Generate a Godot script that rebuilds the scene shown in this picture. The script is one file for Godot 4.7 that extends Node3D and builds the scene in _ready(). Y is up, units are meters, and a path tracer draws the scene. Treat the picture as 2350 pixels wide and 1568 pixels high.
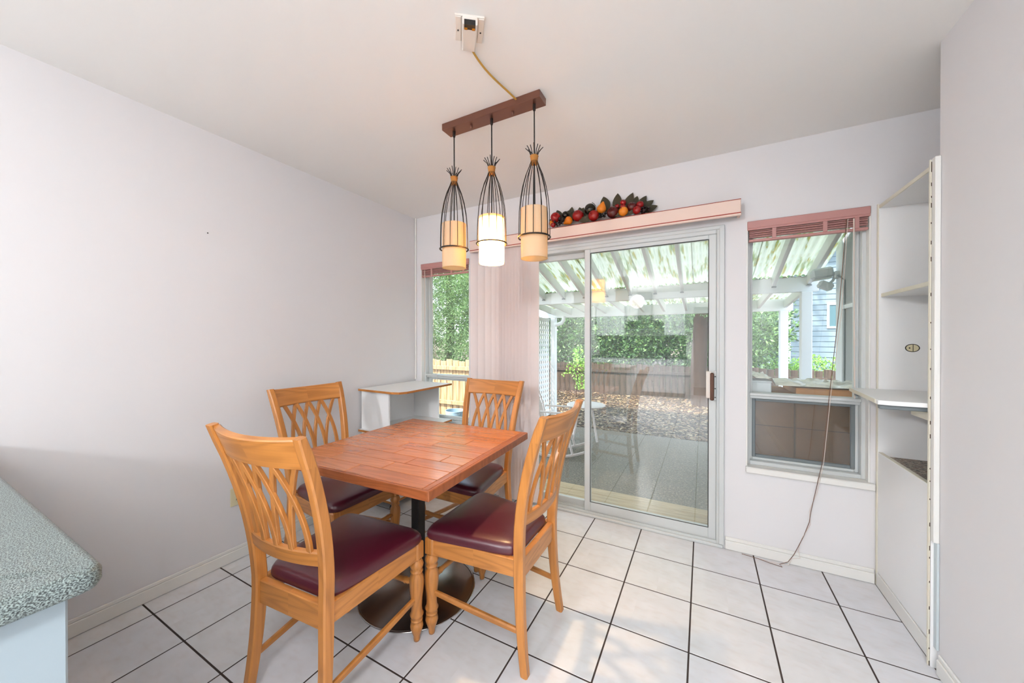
extends Node3D
# A dining nook: table, four chairs, pendant lamp, sliding door to a covered patio. Room: x 0..3.22 (left to right), z 0 (back wall) towards the viewer, y up.

var M := {}
var rng := RandomNumberGenerator.new()

# ------------------------------------------------------------------ mesh builder
class MB:
	var v := PackedVector3Array()
	var n := PackedVector3Array()
	var uv := PackedVector2Array()
	func tri(a: Vector3, b: Vector3, c: Vector3, na: Vector3, nb: Vector3, nc: Vector3) -> void:
		if (b - a).cross(c - a).dot(na + nb + nc) > 0.0:
			v.append_array([a, c, b]); n.append_array([na, nc, nb])
		else:
			v.append_array([a, b, c]); n.append_array([na, nb, nc])
	func flat(a: Vector3, b: Vector3, c: Vector3, out: Vector3) -> void:
		var g := (b - a).cross(c - a).normalized()
		if g.dot(out) < 0.0: g = -g
		tri(a, b, c, g, g, g)
	func quad(a: Vector3, b: Vector3, c: Vector3, d: Vector3, out: Vector3) -> void:
		flat(a, b, c, out); flat(a, c, d, out)
	func squad(a: Vector3, b: Vector3, c: Vector3, d: Vector3, na: Vector3, nb: Vector3, nc: Vector3, nd: Vector3) -> void:
		tri(a, b, c, na, nb, nc); tri(a, c, d, na, nc, nd)
	# box with chamfered edges
	func box(c: Vector3, s: Vector3, bev := 0.0, B := Basis()) -> MB:
		var h := s * 0.5
		var e := minf(bev, minf(h.x, minf(h.y, h.z)) * 0.9)
		for ax in 3:
			for sg in [-1.0, 1.0]:
				var u := (ax + 1) % 3
				var w := (ax + 2) % 3
				var o := Vector3.ZERO
				o[ax] = sg
				var q := []
				for k in [[-1, -1], [1, -1], [1, 1], [-1, 1]]:
					var p := Vector3.ZERO
					p[ax] = sg * h[ax]; p[u] = k[0] * (h[u] - e); p[w] = k[1] * (h[w] - e)
					q.append(c + B * p)
				quad(q[0], q[1], q[2], q[3], B * o)
		if e > 0.0:
			for ax in 3:
				var u := (ax + 1) % 3
				var w := (ax + 2) % 3
				for su in [-1.0, 1.0]:
					for sw in [-1.0, 1.0]:
						var a := Vector3.ZERO
						var b := Vector3.ZERO
						a[u] = su * h[u]; a[w] = sw * (h[w] - e)
						b[u] = su * (h[u] - e); b[w] = sw * h[w]
						var a0 := a; var a1 := a; var b0 := b; var b1 := b
						a0[ax] = -(h[ax] - e); a1[ax] = h[ax] - e
						b0[ax] = a0[ax]; b1[ax] = a1[ax]
						var o := Vector3.ZERO
						o[u] = su; o[w] = sw
						quad(c + B * a0, c + B * a1, c + B * b1, c + B * b0, B * o)
			for sx in [-1.0, 1.0]:
				for sy in [-1.0, 1.0]:
					for sz in [-1.0, 1.0]:
						flat(c + B * Vector3(sx * h.x, sy * (h.y - e), sz * (h.z - e)), c + B * Vector3(sx * (h.x - e), sy * h.y, sz * (h.z - e)), c + B * Vector3(sx * (h.x - e), sy * (h.y - e), sz * h.z), B * Vector3(sx, sy, sz))
		return self
	func span(a: Vector3, b: Vector3, bev := 0.0) -> MB:
		return box((a + b) * 0.5, (b - a).abs(), bev)
	# prism: polygon in (x, z) between two heights, with a small chamfer on the upper rim
	func prism(poly: Array, y0: float, y1: float, bev := 0.0) -> MB:
		var p2 := PackedVector2Array(poly)
		var mid := Vector2.ZERO
		for p in p2: mid += p / p2.size()
		var inn := PackedVector2Array()
		for p in p2: inn.append(p + (mid - p).normalized() * bev)
		var ix := Geometry2D.triangulate_polygon(p2)
		for k in range(0, ix.size(), 3):
			var a := inn[ix[k]]; var b := inn[ix[k + 1]]; var c := inn[ix[k + 2]]
			flat(Vector3(a.x, y1, a.y), Vector3(b.x, y1, b.y), Vector3(c.x, y1, c.y), Vector3.UP)
			a = p2[ix[k]]; b = p2[ix[k + 1]]; c = p2[ix[k + 2]]
			flat(Vector3(a.x, y0, a.y), Vector3(b.x, y0, b.y), Vector3(c.x, y0, c.y), Vector3.DOWN)
		for k in p2.size():
			var a := p2[k]; var b := p2[(k + 1) % p2.size()]
			var ai := inn[k]; var bi := inn[(k + 1) % p2.size()]
			var o := Vector3((a + b).x * 0.5 - mid.x, 0, (a + b).y * 0.5 - mid.y)
			var e := Vector3(b.x - a.x, 0, b.y - a.y).cross(Vector3.UP)
			if e.dot(o) < 0: e = -e
			quad(Vector3(a.x, y0, a.y), Vector3(b.x, y0, b.y), Vector3(b.x, y1 - bev, b.y), Vector3(a.x, y1 - bev, a.y), e)
			if bev > 0: quad(Vector3(a.x, y1 - bev, a.y), Vector3(b.x, y1 - bev, b.y), Vector3(bi.x, y1, bi.y), Vector3(ai.x, y1, ai.y), e + Vector3.UP * 0.1)
		return self
	# loft of chamfered rectangles: sections [centre, half-width vector, half-thickness vector]
	func loft(secs: Array, bev := 0.004) -> MB:
		var rows := []
		for s in secs:
			var U: Vector3 = s[1]
			var T: Vector3 = s[2]
			var bu := U.normalized() * minf(bev, U.length() * 0.8)
			var bt := T.normalized() * minf(bev, T.length() * 0.8)
			var P: Vector3 = s[0]
			rows.append([P - U + T - bt, P - U + bu + T, P + U - bu + T, P + U + T - bt, P + U - T + bt, P + U - bu - T, P - U + bu - T, P - U - T + bt])
			# order: walks round the rectangle
		var m := rows.size()
		var nor := []
		for i in m:
			var t: Vector3 = secs[mini(i + 1, m - 1)][0] - secs[maxi(i - 1, 0)][0]
			var r := []
			for j in 8:
				var e: Vector3 = rows[i][(j + 1) % 8] - rows[i][j]
				var g := e.cross(t).normalized()
				if g.dot((rows[i][j] + rows[i][(j + 1) % 8]) * 0.5 - secs[i][0]) < 0: g = -g
				r.append(g)
			nor.append(r)
		for i in m - 1:
			for j in 8:
				var k := (j + 1) % 8
				squad(rows[i][j], rows[i][k], rows[i + 1][k], rows[i + 1][j], nor[i][j], nor[i][j], nor[i + 1][j], nor[i + 1][j])
		for e in [0, m - 1]:
			var o: Vector3 = secs[0][0] - secs[1][0] if e == 0 else secs[m - 1][0] - secs[m - 2][0]
			for j in range(1, 7):
				flat(rows[e][0], rows[e][j], rows[e][j + 1], o)
		return self
	# body of revolution about y: profile of (radius, height)
	func lathe(prof: Array, seg := 16, at := Vector3.ZERO, B := Basis()) -> MB:
		var m := prof.size()
		var pn := []
		for i in m:
			var d: Vector2 = Vector2(prof[mini(i + 1, m - 1)]) - Vector2(prof[maxi(i - 1, 0)])
			pn.append(Vector2(d.y, -d.x).normalized())
		if m > 1 and prof[0].y > prof[m - 1].y:
			for i in m: pn[i] = -pn[i]
		for k in seg:
			var a := TAU * k / seg
			var b := TAU * (k + 1) / seg
			var da := Vector3(cos(a), 0, sin(a))
			var db := Vector3(cos(b), 0, sin(b))
			for i in m - 1:
				var p: Vector2 = prof[i]
				var q: Vector2 = prof[i + 1]
				if p.distance_to(q) < 1e-6: continue
				var np: Vector2 = pn[i]
				var nq: Vector2 = pn[i + 1]
				var A := at + B * (da * p.x + Vector3.UP * p.y)
				var Bq := at + B * (db * p.x + Vector3.UP * p.y)
				var C := at + B * (db * q.x + Vector3.UP * q.y)
				var D := at + B * (da * q.x + Vector3.UP * q.y)
				var n1 := B * (da * np.x + Vector3.UP * np.y)
				var n2 := B * (db * np.x + Vector3.UP * np.y)
				var n3 := B * (db * nq.x + Vector3.UP * nq.y)
				var n4 := B * (da * nq.x + Vector3.UP * nq.y)
				if p.x > 1e-6: tri(A, Bq, C, n1, n2, n3)
				if q.x > 1e-6: tri(A, C, D, n1, n3, n4)
		return self
	# round tube along points; radius a number or an array
	func tube(pts: Array, rad, sides := 8, caps := true) -> MB:
		var m := pts.size()
		var rows := []
		var nrm := []
		var ref := Vector3.ZERO
		for i in m:
			var t: Vector3 = (pts[mini(i + 1, m - 1)] - pts[maxi(i - 1, 0)]).normalized()
			if ref == Vector3.ZERO:
				ref = t.cross(Vector3.UP if absf(t.y) < 0.9 else Vector3.RIGHT).normalized()
			ref = (ref - t * ref.dot(t)).normalized()
			var w := t.cross(ref)
			var r: float = rad[i] if rad is Array else rad
			var row := []
			var rn := []
			for k in sides:
				var a := TAU * k / sides
				var d := ref * cos(a) + w * sin(a)
				row.append(pts[i] + d * r)
				rn.append(d)
			rows.append(row); nrm.append(rn)
		for i in m - 1:
			for k in sides:
				var j := (k + 1) % sides
				squad(rows[i][k], rows[i][j], rows[i + 1][j], rows[i + 1][k], nrm[i][k], nrm[i][j], nrm[i + 1][j], nrm[i + 1][k])
		if caps:
			for e in [0, m - 1]:
				var o: Vector3 = pts[0] - pts[1] if e == 0 else pts[m - 1] - pts[m - 2]
				for k in range(1, sides - 1):
					flat(rows[e][0], rows[e][k], rows[e][k + 1], o)
		return self
	# smooth grid of points; `around` joins the last column to the first; normals point away from `mid` unless `up` is given
	func grid(rows: Array, around := false, mid := Vector3.ZERO, up := Vector3.ZERO) -> MB:
		var R := rows.size()
		var C: int = rows[0].size()
		var N := []
		for i in R:
			var r := []
			for j in C:
				var jl := (j - 1 + C) % C if around else maxi(j - 1, 0)
				var jr := (j + 1) % C if around else mini(j + 1, C - 1)
				var a: Vector3 = rows[i][jr] - rows[i][jl]
				var b: Vector3 = rows[mini(i + 1, R - 1)][j] - rows[maxi(i - 1, 0)][j]
				var g := a.cross(b)
				if g.length() < 1e-12: g = rows[i][j] - mid if up == Vector3.ZERO else up
				g = g.normalized()
				var o: Vector3 = rows[i][j] - mid if up == Vector3.ZERO else up
				if g.dot(o) < 0: g = -g
				r.append(g)
			N.append(r)
		for i in R - 1:
			for j in (C if around else C - 1):
				var k := (j + 1) % C
				squad(rows[i][j], rows[i][k], rows[i + 1][k], rows[i + 1][j], N[i][j], N[i][k], N[i + 1][k], N[i + 1][j])
		return self
	func mesh() -> ArrayMesh:
		var a := []
		a.resize(Mesh.ARRAY_MAX)
		a[Mesh.ARRAY_VERTEX] = v
		a[Mesh.ARRAY_NORMAL] = n
		if uv.size() == v.size(): a[Mesh.ARRAY_TEX_UV] = uv
		var m := ArrayMesh.new()
		m.add_surface_from_arrays(Mesh.PRIMITIVE_TRIANGLES, a)
		return m

# ------------------------------------------------------------------ node helpers
var taken := {}
func numbered(called: String) -> String:
	taken[called] = taken.get(called, -1) + 1
	return called if taken[called] == 0 else "%s_%03d" % [called, taken[called]]

func tag(o: Node, label: String, category: String, group := "", kind := "") -> Node:
	if label: o.set_meta("label", label)
	if category: o.set_meta("category", category)
	if group: o.set_meta("group", group)
	if kind: o.set_meta("kind", kind)
	return o

func thing(called: String, label: String, category: String, at := Vector3.ZERO, turn := 0.0, group := "", kind := "") -> Node3D:
	var o := Node3D.new()
	o.name = numbered(called)
	add_child(o)
	o.position = at
	o.rotation.y = turn
	tag(o, label, category, group, kind)
	return o

func part(parent: Node, called: String, shape, material: Material, label := "") -> MeshInstance3D:
	var o := MeshInstance3D.new()
	o.name = called
	o.mesh = shape.mesh() if shape is MB else shape
	o.material_override = null
	o.mesh.surface_set_material(0, material) if shape is MB else o.set_surface_override_material(0, material)
	parent.add_child(o, true)
	if label: o.set_meta("label", label)
	return o

# one mesh at top level
func solo(called: String, shape, material: Material, label: String, category: String, group := "", kind := "") -> MeshInstance3D:
	var o := part(self, numbered(called), shape, material)
	tag(o, label, category, group, kind)
	return o

func copy(o: Node3D, label: String, at: Vector3, turn: float) -> Node3D:
	var c: Node3D = o.duplicate()
	c.name = numbered(String(o.name))
	add_child(c)
	c.position = at
	c.rotation = Vector3(0, turn, 0)
	c.set_meta("label", label)
	return c

# ------------------------------------------------------------------ materials
func mat(key: String, c: Color, rough := 0.6, metal := 0.0, spec := 0.5) -> StandardMaterial3D:
	var m := StandardMaterial3D.new()
	m.resource_name = key
	m.albedo_color = c
	m.roughness = rough
	m.metallic = metal
	m.metallic_specular = spec
	M[key] = m
	return m

func textured(key: String, c: Color, tex: Texture2D, scale: Vector3, rough := 0.6, world := false) -> StandardMaterial3D:
	var m := mat(key, c, rough)
	m.albedo_texture = tex
	m.uv1_triplanar = true
	m.uv1_world_triplanar = world
	m.uv1_triplanar_sharpness = 4.0
	m.uv1_scale = scale
	return m

func noise(seed_: int, freq: float, octaves := 3, type := FastNoiseLite.TYPE_SIMPLEX_SMOOTH) -> FastNoiseLite:
	var f := FastNoiseLite.new()
	f.seed = seed_
	f.frequency = freq
	f.noise_type = type
	f.fractal_octaves = octaves
	return f

func picture(w: int, h: int, fn: Callable) -> ImageTexture:
	var im := Image.create(w, h, false, Image.FORMAT_RGB8)
	for y in h:
		for x in w:
			im.set_pixel(x, y, fn.call(x, y))
	return ImageTexture.create_from_image(im)

func wood_picture(seed_: int, along_v: bool, depth: float, rings: float) -> ImageTexture:
	var broad := noise(seed_, 0.011, 2)
	var fine := noise(seed_ + 7, 0.16, 2)
	var w := 256
	return picture(w, w, func(x, y):
		var a: float = x if along_v else y      # across the grain
		var b: float = y if along_v else x      # along it
		var k := broad.get_noise_2d(a * 1.2, b * 0.35)
		var ring := 0.5 + 0.5 * sin((a / w * rings + k * 2.6) * TAU)
		var streak := fine.get_noise_2d(a * 2.2, b * 0.09)
		var s := 1.0 - depth * (0.45 * ring * ring + 0.38 * (0.5 + 0.5 * streak))
		return Color(s, s * (0.985 - 0.05 * depth * ring), s * (0.97 - 0.12 * depth * ring)))

func make_materials() -> void:
	# plain ones
	mat("wall", Color(0.876, 0.868, 0.869), 0.72)
	mat("ceiling", Color(0.95, 0.942, 0.925), 0.85)
	mat("trim", Color(0.90, 0.895, 0.875), 0.45)
	mat("grout", Color(0.23, 0.185, 0.17), 0.85)
	mat("aluminium", Color(0.80, 0.815, 0.81), 0.38)
	mat("aluminium_dark", Color(0.46, 0.49, 0.50), 0.4)
	mat("gasket", Color(0.07, 0.07, 0.075), 0.6)
	mat("melamine", Color(0.94, 0.94, 0.935), 0.35)
	mat("melamine_edge", Color(0.87, 0.85, 0.78), 0.5)
	mat("chipboard", Color(0.33, 0.27, 0.22), 0.9)
	mat("edge_strip", Color(0.72, 0.46, 0.20), 0.5)
	mat("vane", Color(0.96, 0.925, 0.912), 0.55).backlight_enabled = true
	M.vane.backlight = Color(0.85, 0.81, 0.80)
	mat("valance", Color(0.90, 0.80, 0.745), 0.5)
	mat("valance_line", Color(0.62, 0.17, 0.07), 0.5)
	mat("blind", Color(0.74, 0.54, 0.52), 0.45)
	mat("cord", Color(0.86, 0.80, 0.76), 0.7)
	mat("tan_cord", Color(0.45, 0.33, 0.27), 0.7)
	mat("bronze", Color(0.50, 0.35, 0.30), 0.3, 0.75)
	mat("wire", Color(0.15, 0.115, 0.10), 0.45, 0.5)
	mat("black_cord", Color(0.05, 0.045, 0.045), 0.6)
	mat("jute", Color(0.66, 0.44, 0.20), 0.9)
	var sh := mat("shade", Color(0.93, 0.84, 0.71), 0.85)
	sh.backlight_enabled = true
	sh.backlight = Color(0.95, 0.82, 0.55)
	var bulb := mat("bulb", Color(1, 0.93, 0.8), 0.4)
	bulb.emission_enabled = true
	bulb.emission = Color(1.0, 0.86, 0.62)
	bulb.emission_energy_multiplier = 6.0
	mat("bulb_off", Color(0.93, 0.92, 0.88), 0.3)
	mat("gold_cord", Color(0.75, 0.58, 0.25), 0.5)
	mat("plate", Color(0.89, 0.86, 0.82), 0.4)
	mat("ivory", Color(0.86, 0.82, 0.68), 0.4)
	mat("slot", Color(0.08, 0.07, 0.06), 0.6)
	mat("brass", Color(0.62, 0.45, 0.15), 0.4, 0.8)
	mat("steel_black", Color(0.045, 0.045, 0.05), 0.4)
	mat("stainless", Color(0.66, 0.62, 0.59), 0.27, 1.0)
	mat("rim_steel", Color(0.72, 0.71, 0.70), 0.2, 1.0)
	var vin := mat("vinyl", Color(0.30, 0.068, 0.135), 0.36, 0.0, 0.55)
	vin.clearcoat_enabled = true
	vin.clearcoat = 0.35
	vin.clearcoat_roughness = 0.3
	mat("handle_brown", Color(0.35, 0.21, 0.13), 0.5)
	mat("blue_tape", Color(0.76, 0.80, 0.81), 0.4)
	var g := mat("glass", Color(0.9, 0.97, 0.95, 0.03), 0.0)
	g.transparency = BaseMaterial3D.TRANSPARENCY_ALPHA
	var scr := mat("screen_mesh", Color(0.12, 0.10, 0.09, 0.30), 0.9)
	scr.transparency = BaseMaterial3D.TRANSPARENCY_ALPHA
	mat("counter_dark", Color(0.16, 0.17, 0.18), 0.3)
	mat("kitchen_white", Color(0.80, 0.81, 0.82), 0.4)
	mat("pale_blue_panel", Color(0.62, 0.675, 0.70), 0.45)
	mat("dark_appliance", Color(0.03, 0.03, 0.033), 0.3)
	# outdoors
	mat("white_paint", Color(0.92, 0.93, 0.93), 0.5)
	mat("weathered_white", Color(0.84, 0.79, 0.76), 0.7)
	mat("stucco", Color(0.66, 0.67, 0.67), 0.9)
	mat("lamp_grey", Color(0.80, 0.84, 0.85), 0.4)
	mat("pail", Color(0.80, 0.83, 0.76), 0.5)
	mat("blue_pail", Color(0.56, 0.66, 0.72), 0.5)
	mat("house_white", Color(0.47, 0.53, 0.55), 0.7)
	mat("house_roof", Color(0.30, 0.31, 0.33), 0.8)
	mat("house_pane", Color(0.22, 0.36, 0.38), 0.15)
	mat("carton_white", Color(0.86, 0.90, 0.91), 0.5)
	pass
	mat("plastic_wrap", Color(0.93, 0.91, 0.87), 0.25)
	# textures
	var wv := wood_picture(3, true, 0.22, 9.0)
	var wu := wood_picture(11, false, 0.22, 9.0)
	var oak := Color(0.79, 0.53, 0.265)
	textured("oak_v", oak, wv, Vector3(2.2, 1.1, 2.2), 0.36)
	textured("oak_u", oak, wu, Vector3(1.1, 2.2, 1.1), 0.36)
	for k in ["oak_v", "oak_u"]:
		M[k].clearcoat_enabled = true
		M[k].clearcoat = 0.3
		M[k].clearcoat_roughness = 0.25
	var plank_tints := [Color(0.735, 0.445, 0.255), Color(0.72, 0.43, 0.245), Color(0.745, 0.455, 0.265), Color(0.705, 0.415, 0.235)]
	for k in 4:
		var pm := textured("plank%d" % k, plank_tints[k], wu, Vector3(0.9, 3.0, 3.0), 0.27)
		pm.uv1_offset = Vector3(k * 0.31, k * 0.17, k * 0.23)
		pm.clearcoat_enabled = true
		pm.clearcoat = 0.6
		pm.clearcoat_roughness = 0.16
	textured("plank_edge", Color(0.60, 0.34, 0.195), wu, Vector3(1.0, 3.0, 2.0), 0.3)
	textured("plank_end", Color(0.64, 0.37, 0.215), wv, Vector3(2.0, 3.0, 1.2), 0.3)
	mat("plank_gap", Color(0.25, 0.10, 0.05), 0.7)
	var tn := noise(21, 0.018, 3)
	var tn2 := noise(22, 0.05, 2)
	var tile_pic := picture(256, 256, func(x, y):
		var a := tn.get_noise_2d(x, y)
		var b := tn2.get_noise_2d(x * 0.6, y * 1.6)
		var s := 0.965 + 0.03 * a - 0.02 * maxf(b, 0.0)
		return Color(s, s - 0.012 * maxf(b, 0.0), s - 0.02 * maxf(b, 0.0) + 0.004 * a))
	for k in 4:
		var tm := textured("tile%d" % k, Color(0.90 - 0.008 * (k % 2), 0.90 - 0.008 * (k % 2), 0.905), tile_pic, Vector3(1.4, 1.4, 1.4), 0.24)
		tm.uv1_offset = Vector3(k * 0.37, 0.2 * k, k * 0.53)
	# speckled laminate of the counter
	var c1 := noise(31, 0.10, 2)
	var c2 := noise(32, 0.22, 2)
	var lam := picture(512, 512, func(x, y):
		var a := c1.get_noise_2d(x, y * 1.7)
		var b := c2.get_noise_2d(x, y * 1.6)
		var col := Color(0.56, 0.60, 0.59)
		if b > 0.12: col = Color(0.74, 0.79, 0.77)
		elif b < -0.22: col = Color(0.20, 0.22, 0.225)
		elif a < -0.15: col = Color(0.42, 0.44, 0.43)
		return col.lerp(Color(0.48, 0.52, 0.51), 0.1))
	textured("laminate", Color(0.82, 0.84, 0.84), lam, Vector3(2.4, 2.4, 2.4), 0.36)
	var n3 := noise(41, 0.06, 3)
	var n4 := noise(42, 0.11, 2)
	var marb := picture(256, 256, func(x, y):
		var a := n3.get_noise_2d(x * 0.7, y * 2.2)
		var b := n4.get_noise_2d(x * 0.7, y * 2.0)
		var col := Color(0.60, 0.54, 0.46)
		if a < -0.12: col = Color(0.16, 0.12, 0.10)
		elif a > 0.22: col = Color(0.45, 0.30, 0.23)
		if b > 0.3: col = Color(0.78, 0.74, 0.66)
		return col)
	textured("patterned_laminate", Color(1, 1, 1), marb, Vector3(2.6, 2.6, 2.6), 0.4)
	# outdoors
	var g1 := noise(51, 0.085, 2, FastNoiseLite.TYPE_CELLULAR)
	var g2 := noise(52, 0.05, 3)
	var agg := picture(512, 512, func(x, y):
		var a := g1.get_noise_2d(x, y)
		var b := g2.get_noise_2d(x * 3.0, y * 3.0)
		var s := clampf(0.50 + 0.42 * a + 0.13 * b + 0.22, 0.12, 0.82)
		return Color(s, s * 0.955, s * 0.87))
	textured("aggregate", Color(0.86, 0.83, 0.78), agg, Vector3(1.3, 1.3, 1.3), 0.9, true)
	var mul := picture(512, 512, func(x, y):
		var a := g1.get_noise_2d(x * 0.8 + 90.0, y * 0.8)
		var b := g2.get_noise_2d(x * 2.0, y * 2.0)
		var s := clampf(0.45 + 0.5 * a + 0.3 * b + 0.22, 0.1, 0.95)
		return Color(s * 0.84, s * 0.69, s * 0.50))
	textured("mulch", Color(0.62, 0.52, 0.42), mul, Vector3(0.6, 0.6, 0.6), 0.95, true)
	var fence_pic := wood_picture(61, true, 0.55, 9.0)
	textured("bark", Color(0.30, 0.22, 0.17), fence_pic, Vector3(6, 1.5, 6), 0.95)
	textured("fence_grey", Color(0.33, 0.27, 0.22), fence_pic, Vector3(2, 0.6, 2), 0.9)
	textured("fence_tan", Color(0.80, 0.66, 0.47), fence_pic, Vector3(2, 0.6, 2), 0.85)
	textured("deck", Color(0.80, 0.72, 0.58), wu, Vector3(0.8, 3, 3), 0.8)
	textured("cardboard", Color(0.80, 0.58, 0.36), noise_grey(71, 0.03, 0.06), Vector3(1.5, 1.5, 1.5), 0.85)
	# corrugated translucent sheet with moss and leaf dirt lying on it
	var r1 := noise(81, 0.035, 4)
	var r2 := noise(82, 0.012, 3)
	var roof := picture(512, 512, func(x, y):
		var a := r1.get_noise_2d(x * 1.5, y * 0.8)
		var b := r2.get_noise_2d(x * 1.3, y * 0.9)
		var d := clampf((a * 0.9 + b * 1.5) * 1.6 - 0.06, 0.0, 1.0)
		var col := Color(0.84, 0.86, 0.82).lerp(Color(0.42, 0.50, 0.26), d * 0.8)
		if a > 0.30 and b > 0.02: col = col.lerp(Color(0.70, 0.58, 0.20), 0.7)
		return col)
	var rm := textured("roof_sheet", Color(1, 1, 1), roof, Vector3(0.9, 0.9, 0.22), 0.45, true)
	rm.backlight_enabled = true
	rm.backlight = Color(0.56, 0.57, 0.54)
	for leaf in [["leaf_broad", 0.5], ["leaf_fine", 0.6], ["leaf_hedge", 0.6]]:
		var lm := mat(leaf[0], Color(1, 1, 1), leaf[1])
		lm.vertex_color_use_as_albedo = true
		lm.backlight_enabled = true
		lm.backlight = Color(0.45, 0.55, 0.2)
	# fruit
	mat("apple_red", Color(0.56, 0.05, 0.05), 0.25)
	mat("apple_dark", Color(0.30, 0.03, 0.035), 0.25)
	mat("apple_green", Color(0.07, 0.085, 0.045), 0.22)
	mat("plum", Color(0.045, 0.045, 0.05), 0.25)
	mat("orange", Color(0.90, 0.52, 0.11), 0.45)
	mat("pear", Color(0.88, 0.49, 0.10), 0.4)
	mat("berry", Color(0.13, 0.035, 0.045), 0.25)
	mat("cherry", Color(0.58, 0.07, 0.08), 0.25)
	mat("swag_leaf", Color(0.235, 0.215, 0.15), 0.75)
	mat("twig", Color(0.22, 0.15, 0.09), 0.8)

func noise_grey(seed_: int, freq: float, amount: float) -> ImageTexture:
	var f := noise(seed_, freq, 3)
	return picture(128, 128, func(x, y):
		var s := 1.0 - amount + amount * f.get_noise_2d(x, y)
		return Color(s, s, s))

# ------------------------------------------------------------------ scene
func _ready() -> void:
	rng.seed = 5
	# camera
	var cam := Camera3D.new()
	cam.name = "camera"
	cam.position = Vector3(2.4117, 1.289, 2.569)
	cam.rotation = Vector3(-0.0044, 0.4905, 0)
	cam.fov = 87.42
	cam.near = 0.02
	cam.far = 200.0
	cam.current = true
	add_child(cam)
	# sky
	var env := Environment.new()
	env.background_mode = Environment.BG_SKY
	var sk := ProceduralSkyMaterial.new()
	sk.sky_top_color = Color(0.72, 0.82, 0.93)
	sk.sky_horizon_color = Color(0.93, 0.95, 0.96)
	sk.ground_bottom_color = Color(0.35, 0.33, 0.30)
	sk.ground_horizon_color = Color(0.5, 0.48, 0.45)
	sk.sky_energy_multiplier = 1.0
	var sky := Sky.new()
	sky.sky_material = sk
	env.sky = sky
	env.background_energy_multiplier = 5.2
	env.ambient_light_source = Environment.AMBIENT_SOURCE_DISABLED
	env.tonemap_mode = Environment.TONE_MAPPER_LINEAR
	env.tonemap_exposure = 1.48
	env.sdfgi_enabled = true
	env.ssao_enabled = true
	env.ssil_enabled = true
	var we := WorldEnvironment.new()
	we.name = "world_environment"
	we.environment = env
	add_child(we)
	# sun: high, from behind the house on the left, hazy
	var sun := DirectionalLight3D.new()
	sun.name = "sun"
	sun.light_color = Color(1.0, 0.98, 0.95)
	sun.light_energy = 3.0
	sun.light_angular_distance = 4.0
	sun.shadow_enabled = true
	add_child(sun)
	sun.look_at_from_position(Vector3(-3, 10, 6), Vector3(0, 0, 0))
	make_materials()
	kitchen_light()
	room()
	door()
	windows()
	blinds()
	niche()
	table()
	chairs()
	pendant()
	desk()
	counter()
	swag()
	small_things()
	kitchen()
	patio()
	yard()

# ------------------------------------------------------------------ lamp of the kitchen behind the viewer
func kitchen_light() -> void:
	var at := Vector3(2.75, 2.44, 3.6)
	var t := thing("ceiling_light", "long ceiling light panel along the right kitchen wall", "ceiling light", at)
	var fr := MB.new()
	for s in [-1, 1]:
		fr.box(Vector3(0, -0.02, s * 0.615), Vector3(0.46, 0.04, 0.03), 0.004)
		fr.box(Vector3(s * 0.215, -0.02, 0), Vector3(0.03, 0.04, 1.2), 0.004)
	part(t, "frame", fr, M.trim)
	var dm := mat("diffuser_light", Color(0.95, 0.95, 0.95), 0.6)
	dm.emission_enabled = true
	dm.emission = Color(1.0, 0.97, 0.94)
	dm.emission_energy_multiplier = 1.2
	part(t, "light_diffuser", MB.new().box(Vector3(0, -0.015, 0), Vector3(0.40, 0.012, 1.2), 0.002), dm)
	var a := AreaLight3D.new()
	a.name = "kitchen_area_light"
	a.area_size = Vector2(0.40, 1.2)
	a.light_color = Color(0.965, 0.98, 1.0)
	a.light_energy = 3.8
	a.area_range = 20.0
	a.shadow_enabled = true
	add_child(a)
	a.position = at + Vector3(0, -0.05, 0)
	a.rotation = Vector3(-PI / 2, 0, 0)
	# opal globe hanging behind the viewer
	var gp := Vector3(1.2, 2.09, 5.2)
	var g := thing("globe_lamp", "opal glass globe lamp hanging in the kitchen aisle", "lamp", gp)
	part(g, "cord", MB.new().tube([Vector3(0, 0.13, 0), Vector3(0, 0.35, 0)], 0.004, 6), M.black_cord)
	var gm := mat("globe_light", Color(0.95, 0.94, 0.92), 0.3)
	gm.emission_enabled = true
	gm.emission = Color(1.0, 0.96, 0.91)
	gm.emission_energy_multiplier = 2.0
	var prof := []
	for i in 15:
		var an := -PI / 2 + PI * i / 14.0
		prof.append(Vector2(maxf(0.0, cos(an)) * 0.14, sin(an) * 0.14))
	part(g, "glass_globe", MB.new().lathe(prof, 28), gm)
	var o := OmniLight3D.new()
	o.name = "globe_omni_light"
	o.light_color = Color(0.965, 0.98, 1.0)
	o.light_energy = 3.6
	o.light_size = 0.14
	o.omni_range = 20.0
	o.omni_attenuation = 2.0
	o.shadow_enabled = true
	add_child(o)
	o.position = gp

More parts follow.
